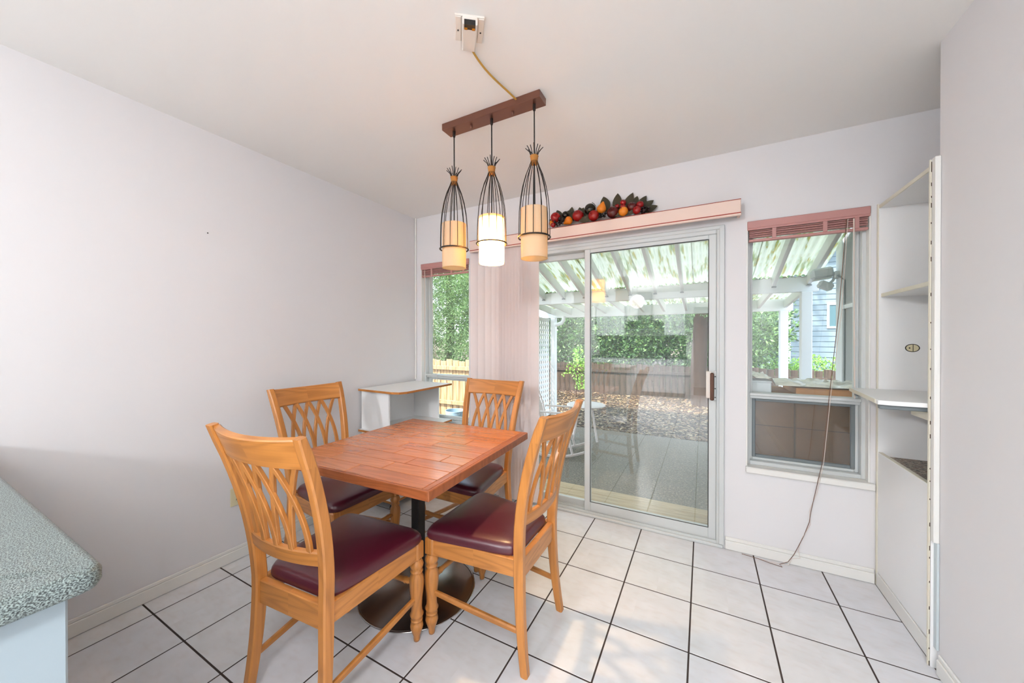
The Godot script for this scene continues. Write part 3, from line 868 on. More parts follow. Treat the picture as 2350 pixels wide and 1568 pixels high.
func chair(label: String) -> Node3D:
	var t := thing("dining_chair", label, "chair", Vector3.ZERO, 0.0, "dining chairs around the table")
	# seat cushion
	var rings := []
	for lev in [[1.0, 0.425], [1.012, 0.436], [1.0, 0.450], [0.965, 0.462], [0.90, 0.470], [0.75, 0.476], [0.5, 0.480], [0.25, 0.482], [0.001, 0.4825]]:
		var r := []
		for k in 48:
			var a := TAU * k / 48
			var c := cos(a)
			var s := sin(a)
			var px := signf(c) * pow(absf(c), 0.24)
			var pz := signf(s) * pow(absf(s), 0.24)
			var zz := lerpf(-0.247, 0.183, (pz + 1) / 2)
			var half := lerpf(0.235, 0.166, (pz + 1) / 2)
			r.append(Vector3(px * half * lev[0], lev[1], -0.0355 + (zz + 0.0355) * lev[0]))
		rings.append(r)
	part(t, "seat_cushion", MB.new().grid(rings, true, Vector3(0, 0.38, -0.03)), M.vinyl, "burgundy vinyl seat cushion")
	# rails under the seat
	part(t, "seat_rail", MB.new().box(Vector3(0, 0.389, -0.215), Vector3(0.375, 0.072, 0.024), 0.003), M.oak_u)
	part(t, "seat_rail", MB.new().box(Vector3(0, 0.385, 0.198), Vector3(0.31, 0.084, 0.026), 0.003), M.oak_u)
	for s in [-1.0, 1.0]:
		part(t, "seat_rail", MB.new().loft([[Vector3(s * 0.208, 0.389, -0.20), Vector3(0, 0.036, 0), Vector3(0.011, 0, 0)], [Vector3(s * 0.168, 0.389, 0.185), Vector3(0, 0.036, 0), Vector3(0.011, 0, 0)]], 0.003), M.oak_u)
	# turned front legs
	var prof := [Vector2(0.0, 0.0), Vector2(0.011, 0.001), Vector2(0.0125, 0.012), Vector2(0.012, 0.02), Vector2(0.020, 0.045), Vector2(0.0245, 0.062), Vector2(0.0225, 0.078), Vector2(0.0165, 0.083), Vector2(0.022, 0.089), Vector2(0.0225, 0.094), Vector2(0.0175, 0.099), Vector2(0.0235, 0.108), Vector2(0.026, 0.116), Vector2(0.0215, 0.124), Vector2(0.0195, 0.145), Vector2(0.0215, 0.18), Vector2(0.026, 0.225), Vector2(0.0275, 0.255), Vector2(0.025, 0.278), Vector2(0.018, 0.292), Vector2(0.0235, 0.298), Vector2(0.0235, 0.304), Vector2(0.018, 0.309), Vector2(0.0235, 0.318), Vector2(0.026, 0.329), Vector2(0.023, 0.340), Vector2(0.0195, 0.346), Vector2(0.0195, 0.354)]
	for s in [-1.0, 1.0]:
		var lg := MB.new().lathe(prof.map(func(q): return Vector2(q.x * 1.13, q.y)), 18, Vector3(s * 0.203, 0, -0.216))
		lg.box(Vector3(s * 0.203, 0.389, -0.216), Vector3(0.046, 0.074, 0.046), 0.006)
		part(t, "leg", lg, M.oak_v)
	# rear legs run up into the back posts
	for s in [-1.0, 1.0]:
		var secs := []
		for i in 19:
			var y := 1.006 * i / 18.0
			var dz := 0.021 if y < 0.5 else lerpf(0.021, 0.0165, (y - 0.5) / 0.5)
			if y < 0.35: dz = lerpf(0.0155, 0.021, y / 0.35)
			var dx := 0.0165
			if i == 18: dz *= 0.8
			secs.append([Vector3(s * post_x(y), y, post_z(y)), Vector3(dx, 0, 0), Vector3(0, -0.2 * dz, dz)])
		part(t, "leg", MB.new().loft(secs, 0.005), M.oak_v, "rear leg running up into the back post")
	# stretchers
	for s in [-1.0, 1.0]:
		part(t, "stretcher", MB.new().loft([[Vector3(s * 0.203, 0.185, -0.20), Vector3(0, 0.011, 0), Vector3(0.009, 0, 0)], [Vector3(s * 0.190, 0.165, 0.0), Vector3(0, 0.0125, 0), Vector3(0.0105, 0, 0)], [Vector3(s * 0.179, 0.150, 0.205), Vector3(0, 0.011, 0), Vector3(0.009, 0, 0)]], 0.005), M.oak_u)
	var sp := [Vector2(0.010, -0.185), Vector2(0.0105, -0.165), Vector2(0.014, -0.160), Vector2(0.011, -0.153), Vector2(0.015, -0.147), Vector2(0.012, -0.138), Vector2(0.011, -0.12), Vector2(0.0135, 0.0), Vector2(0.011, 0.12), Vector2(0.012, 0.138), Vector2(0.015, 0.147), Vector2(0.011, 0.153), Vector2(0.014, 0.160), Vector2(0.0105, 0.165), Vector2(0.010, 0.185)]
	part(t, "stretcher", MB.new().lathe(sp, 12, Vector3(0, 0.245, -0.216), Basis(Vector3.FORWARD, PI / 2)), M.oak_u)
	# top rail and lower rail, bowed backwards
	for rail in [[0.902, 1.002, 0.0115, 0.202, "top_rail"], [0.562, 0.612, 0.0105, 0.168, "lower_rail"]]:
		var secs := []
		for i in 13:
			var x: float = (i / 6.0 - 1.0) * rail[3]
			var lo := Vector3(x, rail[0], back_z(x, rail[0]))
			var dip := -0.006 * (1.0 - pow(x / 0.2, 2.0)) if rail[0] > 0.8 else 0.0
			var hi := Vector3(x, rail[1] + dip, back_z(x, rail[1]))
			var U := (hi - lo) * 0.5
			var T: Vector3 = U.cross(Vector3.RIGHT).normalized() * rail[2]
			secs.append([(lo + hi) * 0.5, U, T])
		part(t, rail[4], MB.new().loft(secs, 0.004), M.oak_u)
	# crossed, waved slats
	var pts := [-0.158, -0.079, 0.0, 0.079, 0.158]
	for k in 4:
		for dirn in 2:
			var a: float = pts[k] if dirn == 0 else pts[k + 1]
			var b: float = pts[k + 1] if dirn == 0 else pts[k]
			var secs := []
			for i in 11:
				var f := i / 10.0
				var y := lerpf(0.606, 0.908, f)
				var g := pow(f, 1.7)
				var sq := lerpf(1.0, 0.86, 1.0 - f)
				var x := lerpf(b, a, g) * sq
				var off := 0.0022 if dirn == 0 else -0.0022
				var wid := 0.0108 - 0.0012 * sin(PI * f)
				secs.append([Vector3(x, y, back_z(x, y) + off), Vector3(wid, 0, 0), Vector3(0, -0.0018, 0.0062)])
			part(t, "slat", MB.new().loft(secs, 0.002), M.oak_v)
	return t

func chairs() -> void:
	var a := chair("oak dining chair nearest the viewer, back turned, beside the granite-look counter")
	a.position = Vector3(1.146, 0, 1.645)
	a.rotation.y = deg_to_rad(4.6)
	var b := copy(a, "oak dining chair in front of the sliding glass door, facing left", Vector3(1.578, 0.0, 1.150), PI / 2)
	b.rotation = Vector3(0, PI / 2, 0)
	copy(a, "oak dining chair between the table and the bare left wall", Vector3(0.56, 0, 1.205), -PI / 2)
	copy(a, "oak dining chair at the far table side before the vertical blind", Vector3(1.098, 0, 0.695), PI)

# ------------------------------------------------------------------ pendant lamp
func pendant() -> void:
	var t := thing("pendant_lamp", "bronze bar lamp with three wire-caged fabric shades over the table", "lamp")
	part(t, "ceiling_bar", MB.new().span(Vector3(1.183, 2.405, 0.985), Vector3(1.750, 2.44, 1.062), 0.002), M.bronze)
	for x in [1.345, 1.59]:
		part(t, "mounting_nut", MB.new().lathe([Vector2(0.0, -0.014), Vector2(0.005, -0.013), Vector2(0.006, -0.008), Vector2(0.006, 0.0)], 10, Vector3(x, 2.405, 1.022)), M.bronze)
	var seg := 12
	for k in 3:
		var cx: float = [1.234, 1.469, 1.705][k]
		var cz := 1.022
		var lit := k == 1
		part(t, "cord_grip", MB.new().lathe([Vector2(0.0, -0.03), Vector2(0.006, -0.03), Vector2(0.0075, -0.02), Vector2(0.0075, 0.0)], 10, Vector3(cx, 2.405, cz)), M.wire)
		part(t, "cord", MB.new().tube([Vector3(cx, 2.38, cz), Vector3(cx + 0.001, 2.15, cz), Vector3(cx, 1.90, cz)], 0.0032, 8), M.black_cord)
		part(t, "lamp_socket", MB.new().lathe([Vector2(0.0, 1.835), Vector2(0.018, 1.835), Vector2(0.018, 1.895), Vector2(0.010, 1.905), Vector2(0.0, 1.905)], 14, Vector3(cx, 0, cz)), M.wire)
		var cage := part(t, "cage_ring", MB.new().tube(circle(Vector3(cx, 1.775, cz), 0.0755, 36), 0.0038, 6, false), M.wire, "dark wire ring round the shade")
		for i in seg:
			var an := TAU * (i + 0.3) / seg
			var dr := Vector3(cos(an), 0, sin(an))
			var pts := []
			for q in [[0.074, 1.772], [0.0735, 1.83], [0.0715, 1.90], [0.066, 1.96], [0.055, 2.02], [0.040, 2.072], [0.024, 2.11], [0.0135, 2.14], [0.015, 2.160], [0.023, 2.182], [0.034 + 0.004 * (i % 3), 2.203 - 0.003 * (i % 2)]]:
				pts.append(Vector3(cx, q[1], cz) + dr * q[0])
			part(cage, "wire", MB.new().tube(pts, 0.0019, 5), M.wire)
		part(t, "jute_tie", MB.new().lathe([Vector2(0.0, 2.122), Vector2(0.0165, 2.122), Vector2(0.0165, 2.130), Vector2(0.0158, 2.134), Vector2(0.0175, 2.139), Vector2(0.0165, 2.143), Vector2(0.0185, 2.148), Vector2(0.0175, 2.152), Vector2(0.0205, 2.158), Vector2(0.0195, 2.162), Vector2(0.0, 2.163)], 20, Vector3(cx, 0, cz)), M.jute)
		var sh := MB.new()
		sh.lathe([Vector2(0.063, 1.675), Vector2(0.0635, 1.79), Vector2(0.063, 1.908)], 36, Vector3(cx, 0, cz))
		var shade := part(t, "lamp_shade", sh, M.shade, "lit white-hot shade" if lit else "unlit cream shade")
		part(shade, "top_diffuser", MB.new().lathe([Vector2(0.0625, 1.896), Vector2(0.0, 1.897)], 36, Vector3(cx, 0, cz)), M.shade)
		part(shade, "hem", MB.new().tube(circle(Vector3(cx, 1.6755, cz), 0.063, 36), 0.0015, 5, false).tube(circle(Vector3(cx, 1.9075, cz), 0.063, 36), 0.0015, 5, false), M.shade)
		part(t, "bulb", MB.new().lathe([Vector2(0.0, 1.735), Vector2(0.016, 1.739), Vector2(0.026, 1.752), Vector2(0.029, 1.77), Vector2(0.025, 1.79), Vector2(0.016, 1.815), Vector2(0.013, 1.837), Vector2(0.0, 1.838)], 16, Vector3(cx, 0, cz)), M.bulb if lit else M.bulb_off)
		if lit:
			var l := OmniLight3D.new()
			l.name = "pendant_bulb_light"
			l.light_color = Color(1.0, 0.83, 0.62)
			l.light_energy = 0.85
			l.light_size = 0.028
			l.omni_range = 20.0
			l.omni_attenuation = 2.0
			l.shadow_enabled = true
			add_child(l)
			l.position = Vector3(cx, 1.768, cz)

func circle(c: Vector3, r: float, seg: int) -> Array:
	var p := []
	for i in seg + 1:
		var a := TAU * i / seg
		p.append(c + Vector3(cos(a) * r, 0, sin(a) * r))
	return p

# ------------------------------------------------------------------ little white desk on castors in the corner
func desk() -> void:
	var t := thing("desk_cart", "small white corner desk cart with wood-coloured edges on castors", "desk")
	var outline := [Vector2(0.022, 0.032), Vector2(0.452, 0.032), Vector2(0.478, 0.60), Vector2(0.455, 0.655), Vector2(0.40, 0.672), Vector2(0.022, 0.66)]
	for b in [[0.889, 0.905, "top_board"], [0.570, 0.586, "middle_shelf"]]:
		var tb := part(t, b[2], MB.new().prism(outline, b[0], b[1], 0.0006), M.melamine)
		var e := MB.new()
		for k in range(1, 5):
			var p: Vector2 = outline[k]
			var q: Vector2 = outline[k + 1]
			var d := (q - p).normalized()
			var nn := Vector2(-d.y, d.x)
			if nn.dot((p + q) / 2 - Vector2(0.2, 0.35)) < 0: nn = -nn
			var y: float = (b[0] + b[1]) / 2
			e.loft([[Vector3(p.x, y, p.y) + Vector3(nn.x, 0, nn.y) * 0.001, Vector3(0, 0.0078, 0), Vector3(nn.x, 0, nn.y) * 0.0012], [Vector3(q.x, y, q.y) + Vector3(nn.x, 0, nn.y) * 0.001, Vector3(0, 0.0078, 0), Vector3(nn.x, 0, nn.y) * 0.0012]], 0.0004)
		part(tb, "edge_strip", e, M.edge_strip)
	for z in [0.040, 0.615]:
		part(t, "side_panel", MB.new().span(Vector3(0.022, 0.586, z), Vector3(0.320, 0.889, z + 0.016), 0.001), M.melamine)
		part(t, "side_panel", MB.new().span(Vector3(0.022, 0.085, z), Vector3(0.360, 0.570, z + 0.016), 0.001), M.melamine)
	part(t, "back_panel", MB.new().span(Vector3(0.022, 0.586, 0.056), Vector3(0.030, 0.889, 0.615)), M.melamine)
	part(t, "back_panel", MB.new().span(Vector3(0.022, 0.085, 0.056), Vector3(0.030, 0.570, 0.615)), M.melamine)
	var bs := part(t, "bottom_shelf", MB.new().span(Vector3(0.022, 0.068, 0.038), Vector3(0.385, 0.084, 0.655), 0.001), M.melamine)
	part(bs, "edge_strip", MB.new().span(Vector3(0.385, 0.068, 0.038), Vector3(0.388, 0.084, 0.655), 0.0005).span(Vector3(0.022, 0.068, 0.655), Vector3(0.388, 0.084, 0.658), 0.0005), M.edge_strip)
	for p in [Vector3(0.07, 0, 0.10), Vector3(0.34, 0, 0.10), Vector3(0.07, 0, 0.59), Vector3(0.345, 0, 0.615)]:
		var c := part(t, "castor", MB.new().lathe([Vector2(0.0, -0.009), Vector2(0.022, -0.009), Vector2(0.025, -0.005), Vector2(0.025, 0.005), Vector2(0.022, 0.009), Vector2(0.0, 0.009)], 16, p + Vector3(0, 0.025, 0), Basis(Vector3.FORWARD, PI / 2)), M.gasket)
		part(c, "fork", MB.new().box(p + Vector3(0, 0.056, 0), Vector3(0.028, 0.024, 0.022), 0.003), M.gasket)

# ------------------------------------------------------------------ peninsula counter on the left
func counter() -> void:
	var t := thing("kitchen_peninsula", "pale bluish peninsula cabinet under a speckled grey-green laminate counter", "counter")
	# countertop with a rounded nose all the way round its free end
	var rows := []
	var prof := [Vector2(-0.30, 0.877), Vector2(-0.012, 0.877), Vector2(-0.004, 0.880), Vector2(0.0, 0.888), Vector2(0.0, 0.904), Vector2(-0.004, 0.912), Vector2(-0.012, 0.915), Vector2(-0.30, 0.915)]
	var path := [[Vector2(0.004, 2.362), Vector2(0, -1)], [Vector2(1.505, 2.362), Vector2(0, -1)]]
	for k in range(1, 6):
		var a := -PI / 2 + PI / 2 * k / 5.0
		path.append([Vector2(1.505, 2.392) + Vector2(cos(a), sin(a)) * 0.03, Vector2(cos(a), sin(a))])
	path.append([Vector2(1.535, 3.05), Vector2(1, 0)])
	for s in path:
		var r := []
		for p in prof:
			var q: Vector2 = s[0] + s[1] * p.x
			if p.x < -0.2: q = Vector2(minf(s[0].x, 1.20), 2.70 if s[0].y < 2.7 else 3.05) if s[0].x > 1.2 else Vector2(s[0].x, 2.70)
			r.append(Vector3(q.x, p.y, q.y))
		rows.append(r)
	var mb := MB.new()
	mb.grid(rows, false, Vector3(0.9, 0.896, 2.75))
	mb.quad(Vector3(0.004, 0.915, 2.70), Vector3(1.2, 0.915, 2.70), Vector3(1.2, 0.915, 3.05), Vector3(0.004, 0.915, 3.05), Vector3.UP)
	part(t, "countertop", mb, M.laminate, "speckled grey-green laminate countertop with a rounded edge")
	part(t, "body", MB.new().span(Vector3(0.02, 0.09, 2.405), Vector3(1.482, 0.877, 3.02), 0.002), M.pale_blue_panel)
	part(t, "end_panel", MB.new().span(Vector3(1.482, 0.0, 2.398), Vector3(1.502, 0.876, 3.03), 0.003), M.pale_blue_panel)
	part(t, "toe_kick", MB.new().span(Vector3(0.02, 0.0, 2.43), Vector3(1.482, 0.09, 2.97), 0.001), M.pale_blue_panel)

# ------------------------------------------------------------------ fruit swag on the valance
func fruit_shape(r: float, tall := 1.0, pear := 0.0) -> MB:
	var prof := []
	for i in 13:
		var a := -PI / 2 + PI * i / 12.0
		var y := sin(a)
		var x := cos(a)
		if pear > 0.0:
			x *= 1.0 - pear * smoothstep(-0.2, 1.0, y)
			if y > 0: y *= 1.35
		else:
			y -= 0.16 * exp(-pow(x / 0.28, 2.0)) * signf(y)
		prof.append(Vector2(maxf(x * r, 0.0), y * r * tall))
	return MB.new().lathe(prof, 18)

func leaf_shape(l: float, w: float, bend := 0.15) -> MB:
	var rows := []
	for i in 9:
		var f := i / 8.0
		var half := w * 0.5 * pow(sin(PI * pow(f, 0.8)), 0.8) if i > 0 and i < 8 else 0.0004
		var z := bend * l * f * f
		rows.append([Vector3(-half, l * f, z + 0.10 * half), Vector3(-half * 0.5, l * f, z + 0.02 * half), Vector3(0, l * f, z), Vector3(half * 0.5, l * f, z + 0.02 * half), Vector3(half, l * f, z + 0.10 * half)])
	var mb := MB.new().grid(rows, false, Vector3.ZERO, Vector3(0, 0, 1))
	var back := []
	for r in rows:
		var q := []
		for p in r: q.append(p - Vector3(0, 0, 0.0008))
		back.append(q)
	return mb.grid(back, false, Vector3.ZERO, Vector3(0, 0, -1))

func swag() -> void:
	var t := thing("fruit_swag", "artificial fruit swag with apples, pears and leaves lying on the valance", "fruit ornament", Vector3(0, 0.006, 0))
	var branch := MB.new().tube([Vector3(1.40, 2.117, 0.05), Vector3(1.56, 2.122, 0.045), Vector3(1.74, 2.12, 0.05), Vector3(1.92, 2.121, 0.045), Vector3(2.10, 2.117, 0.05)], 0.006, 7)
	part(t, "branch", branch, M.twig)
	var R := RandomNumberGenerator.new()
	R.seed = 9
	# [kind, x, y, z, radius, material, tilt]
	var fruits := [["apple", 1.442, 2.195, 0.065, 0.038, "apple_red"], ["plum", 1.514, 2.208, 0.05, 0.026, "plum"], ["apricot", 1.408, 2.160, 0.05, 0.024, "orange"], ["pomegranate", 1.430, 2.137, 0.082, 0.019, "cherry"], ["pear", 1.546, 2.150, 0.078, 0.031, "pear"], ["apple", 1.616, 2.178, 0.07, 0.041, "apple_red"], ["apple", 1.700, 2.215, 0.055, 0.041, "apple_green"], ["pomegranate", 1.732, 2.158, 0.078, 0.038, "apple_red"], ["pear", 1.785, 2.205, 0.064, 0.034, "orange"], ["apple", 1.864, 2.160, 0.072, 0.041, "apple_dark"], ["orange", 1.935, 2.153, 0.076, 0.032, "orange"], ["cherry", 1.929, 2.222, 0.055, 0.020, "cherry"], ["cherry", 1.929, 2.190, 0.058, 0.020, "cherry"], ["cherry", 1.888, 2.205, 0.05, 0.016, "apple_red"], ["apple", 1.988, 2.182, 0.055, 0.034, "apple_dark"], ["apple", 2.040, 2.188, 0.058, 0.024, "cherry"], ["apple", 2.022, 2.148, 0.075, 0.027, "cherry"]]
	for f in fruits:
		var pear: bool = f[0] == "pear"
		var o := part(t, f[0], fruit_shape(f[4], 1.0 if pear else 0.95, 0.55 if pear else 0.0), M[f[5]])
		o.position = Vector3(f[1], f[2], f[3])
		o.rotation = Vector3(R.randf_range(0.7, 1.3), 0, R.randf_range(-0.5, 0.5))
		if pear: o.rotation = Vector3(0.35, 0, 1.95 if f[1] < 1.6 else -0.35)
		var st := part(o, "stem", MB.new().tube([Vector3(0, f[4] * (0.75 if not pear else 1.2), 0), Vector3(0.002, f[4] * (1.05 if not pear else 1.5), 0.002), Vector3(0.006, f[4] * (1.2 if not pear else 1.65), 0.003)], 0.0016, 5), M.twig)
		if st == null: return
	# berries
	for cl in [[1.493, 2.163, 0.075, 0.0085, 14, "berry"], [1.470, 2.140, 0.085, 0.007, 9, "berry"], [1.793, 2.146, 0.075, 0.009, 8, "plum"], [2.070, 2.145, 0.062, 0.0085, 18, "berry"], [1.672, 2.140, 0.06, 0.007, 8, "berry"]]:
		for k in cl[4]:
			var b := part(t, "berry", MB.new().lathe([Vector2(0, -1), Vector2(0.5, -0.866), Vector2(0.866, -0.5), Vector2(1, 0), Vector2(0.866, 0.5), Vector2(0.5, 0.866), Vector2(0, 1)], 8), M[cl[5]])
			b.scale = Vector3.ONE * cl[3]
			b.position = Vector3(cl[0] + R.randf_range(-0.026, 0.026), cl[1] + R.randf_range(-0.020, 0.022), cl[2] + R.randf_range(-0.014, 0.014))
	# leaves: [x, y, z, length, width, turn in the picture plane]
	for l in [[1.470, 2.175, 0.036, 0.095, 0.062, 0.35], [1.50, 2.165, 0.034, 0.09, 0.06, -0.4], [1.545, 2.165, 0.035, 0.105, 0.055, -0.1], [1.575, 2.16, 0.034, 0.10, 0.06, 0.35], [1.60, 2.165, 0.033, 0.095, 0.06, -0.5], [1.66, 2.165, 0.03, 0.095, 0.065, -0.6], [1.63, 2.16, 0.03, 0.10, 0.06, 0.2], [1.812, 2.185, 0.030, 0.122, 0.074, 0.22], [1.882, 2.180, 0.028, 0.130, 0.066, -0.02], [1.935, 2.165, 0.030, 0.140, 0.066, -0.38], [1.985, 2.165, 0.027, 0.105, 0.058, -0.30], [2.02, 2.165, 0.032, 0.105, 0.055, -0.55], [2.04, 2.158, 0.030, 0.10, 0.052, -0.95], [2.06, 2.145, 0.032, 0.09, 0.048, -1.25], [2.05, 2.17, 0.026, 0.085, 0.045, -0.15], [1.70, 2.13, 0.085, 0.085, 0.045, 1.35], [1.66, 2.13, 0.085, 0.08, 0.05, -1.2], [1.91, 2.132, 0.088, 0.06, 0.03, 1.3], [1.77, 2.15, 0.04, 0.09, 0.05, 0.9], [1.44, 2.15, 0.04, 0.08, 0.05, 0.9], [1.97, 2.135, 0.08, 0.06, 0.03, -1.4]]:
		var o := part(t, "leaf", leaf_shape(l[3], l[4], -0.08), M.swag_leaf)
		o.position = Vector3(l[0], l[1], l[2])
		o.rotation = Vector3(-0.05, 0, l[5])
	for tw in [[1.545, 2.205, -0.5], [1.56, 2.2, -0.7], [1.745, 2.235, 0.9]]:
		part(t, "tendril", MB.new().tube([Vector3(tw[0], tw[1] - 0.01, 0.07), Vector3(tw[0] - 0.012 * tw[2], tw[1] + 0.008, 0.075), Vector3(tw[0] - 0.03 * tw[2], tw[1] + 0.02, 0.07)], 0.002, 5), M.apple_green)

# ------------------------------------------------------------------ outlet, ceiling box, nail
func small_things() -> void:
	var o := thing("wall_outlet", "ivory double power outlet low on the left wall", "outlet", Vector3(0, 0.373, 1.482))
	part(o, "cover_plate", MB.new().box(Vector3(0.003, 0, 0), Vector3(0.006, 0.106, 0.07), 0.0025), M.ivory)
	for s in [-1.0, 1.0]:
		var f := part(o, "socket_face", MB.new().lathe([Vector2(0.016, 0.0), Vector2(0.016, 0.001), Vector2(0.015, 0.0018), Vector2(0, 0.0019)], 20, Vector3(0.006, s * 0.021, 0), Basis(Vector3.FORWARD, PI / 2)), M.ivory)
		for z in [-0.006, 0.006]:
			part(f, "slot", MB.new().box(Vector3(0.0078, s * 0.021 + 0.003, z), Vector3(0.0012, 0.009, 0.0024)), M.slot)
		part(f, "ground_hole", MB.new().lathe([Vector2(0.0026, 0), Vector2(0.0026, 0.0008), Vector2(0, 0.0009)], 10, Vector3(0.0076, s * 0.021 - 0.008, 0), Basis(Vector3.FORWARD, PI / 2)), M.slot)
	part(o, "screw", MB.new().lathe([Vector2(0.003, 0), Vector2(0.0025, 0.0012), Vector2(0, 0.0014)], 10, Vector3(0.006, 0, 0), Basis(Vector3.FORWARD, PI / 2)), M.slot)
	# old ceiling box from which the lamp is fed
	var turn := atan2(0.6, 0.8)
	var c := thing("ceiling_junction_box", "white cover box on the ceiling feeding the lamp cord", "junction box", Vector3(1.648, 2.44, 1.474), turn)
	part(c, "base_plate", MB.new().span(Vector3(-0.053, -0.008, -0.052), Vector3(0.053, 0.0, 0.06), 0.002), M.plate)
	for s in [-1.0, 1.0]:
		part(c, "flange", MB.new().span(Vector3(s * 0.031, -0.011, -0.048), Vector3(s * 0.051, -0.008, 0.056), 0.001), M.plate)
		part(c, "screw", MB.new().lathe([Vector2(0, -0.0022), Vector2(0.0025, -0.002), Vector2(0.003, 0)], 10, Vector3(s * 0.041, -0.011, 0.0)), M.slot)
	var hs := MB.new()
	hs.loft([[Vector3(0, -0.022, 0.058), Vector3(0.027, 0, 0), Vector3(0, 0.014, 0)], [Vector3(0, -0.022, 0.02), Vector3(0.027, 0, 0), Vector3(0, 0.014, 0)], [Vector3(0, -0.019, -0.05), Vector3(0.025, 0, 0), Vector3(0, 0.012, 0)], [Vector3(0, -0.016, -0.074), Vector3(0.025, 0, 0), Vector3(0, 0.009, 0)]], 0.003)
	part(c, "housing", hs, M.plate)
	part(c, "cable_opening", MB.new().span(Vector3(-0.020, -0.0375, 0.037), Vector3(0.020, -0.018, 0.0595), 0.001), M.slot)
	for s in [-1.0, 1.0]:
		part(c, "contact", MB.new().span(Vector3(s * 0.008, -0.038, 0.036), Vector3(s * 0.019, -0.034, 0.046), 0.0005), M.brass)
	var wire := []
	for i in 13:
		var f := i / 12.0
		wire.append(Vector3(1.612 + 0.016 * f - 0.022 * sin(PI * f) * (1.0 - f), 2.427 + 0.003 * f - 0.004 * sin(PI * f), lerpf(1.412, 1.055, f)))
	solo("lamp_cable", MB.new().tube(wire, 0.0042, 8), M.gold_cord, "golden cable along the ceiling from white box to lamp bar", "cable")
	solo("nail", MB.new().lathe([Vector2(0, -0.0005), Vector2(0.0035, 0.0), Vector2(0.0035, 0.0012), Vector2(0.0012, 0.0016), Vector2(0.0012, 0.006), Vector2(0, 0.006)], 8, Vector3(0.0062, 1.878, 1.62), Basis(Vector3.FORWARD, -PI / 2)), M.slot, "small dark nail in the left wall", "nail")

# ------------------------------------------------------------------ kitchen behind the viewer, seen mirrored in the door
func kitchen() -> void:
	var k := 0
	for c in [[0.02, 0.62, 0], [0.62, 1.18, 1], [1.18, 1.62, 2], [1.62, 2.06, 1]]:
		var t := thing("base_cabinet", ["white base cabinet at the left end of the kitchen run", "white base cabinet with drawers by the kitchen corner", "white two-drawer base cabinet in the middle of the kitchen run", "white base cabinet next to the hall doorway"][k], "cabinet", Vector3.ZERO, 0, "kitchen base cabinets")
		k += 1
		part(t, "body", MB.new().span(Vector3(c[0] + 0.001, 0.10, 6.12), Vector3(c[1] - 0.001, 0.87, 6.70), 0.002), M.kitchen_white)
		part(t, "toe_kick", MB.new().span(Vector3(c[0] + 0.001, 0.0, 6.18), Vector3(c[1] - 0.001, 0.10, 6.70)), M.counter_dark)
		var ys: Array = [[0.11, 0.70], [0.71, 0.86]]
		if c[2] == 2: ys = [[0.11, 0.40], [0.41, 0.64], [0.65, 0.86]]
		for y in ys:
			var d := part(t, "drawer" if y[1] - y[0] < 0.4 else "cabinet_door", MB.new().span(Vector3(c[0] + 0.006, y[0], 6.10), Vector3(c[1] - 0.006, y[1], 6.119), 0.003), M.kitchen_white)
			part(d, "knob", MB.new().lathe([Vector2(0, -0.02), Vector2(0.013, -0.018), Vector2(0.014, -0.012), Vector2(0.006, -0.008), Vector2(0.006, 0)], 12, Vector3((c[0] + c[1]) / 2, y[1] - 0.06, 6.10), Basis(Vector3.RIGHT, PI / 2)), M.aluminium_dark)
	solo("kitchen_worktop", MB.new().span(Vector3(0.02, 0.872, 6.08), Vector3(2.09, 0.912, 6.718), 0.004), M.counter_dark, "dark worktop over the kitchen base cabinets", "worktop")
	k = 0
	for c in [[0.02, 0.72], [1.62, 2.06]]:
		var t := thing("wall_cabinet", ["white wall cabinet above the left kitchen worktop", "white wall cabinet next to the hall doorway"][k], "cabinet", Vector3.ZERO, 0, "kitchen wall cabinets")
		k += 1
		part(t, "body", MB.new().span(Vector3(c[0], 1.40, 6.40), Vector3(c[1], 2.15, 6.715), 0.002), M.kitchen_white)
		var mx: float = (c[0] + c[1]) / 2
		for d in [[c[0] + 0.004, mx - 0.002], [mx + 0.002, c[1] - 0.004]]:
			part(t, "cabinet_door", MB.new().span(Vector3(d[0], 1.405, 6.381), Vector3(d[1], 2.145, 6.399), 0.003), M.kitchen_white)
	var mw := thing("range_hood", "black hood over the middle of the kitchen worktop", "hood")
	part(mw, "body", MB.new().span(Vector3(0.80, 1.55, 6.33), Vector3(1.54, 1.75, 6.715), 0.006), M.dark_appliance)
	part(mw, "duct", MB.new().span(Vector3(1.02, 1.75, 6.45), Vector3(1.32, 2.438, 6.715), 0.004), M.dark_appliance)
	part(mw, "lip", MB.new().span(Vector3(0.79, 1.53, 6.32), Vector3(1.55, 1.55, 6.715), 0.003), M.aluminium_dark)
	var bs := thing("backsplash", "glossy black backsplash panel over the kitchen worktop", "backsplash")
	part(bs, "panel", MB.new().span(Vector3(0.03, 0.915, 6.70), Vector3(2.06, 1.38, 6.715), 0.002), M.dark_appliance)

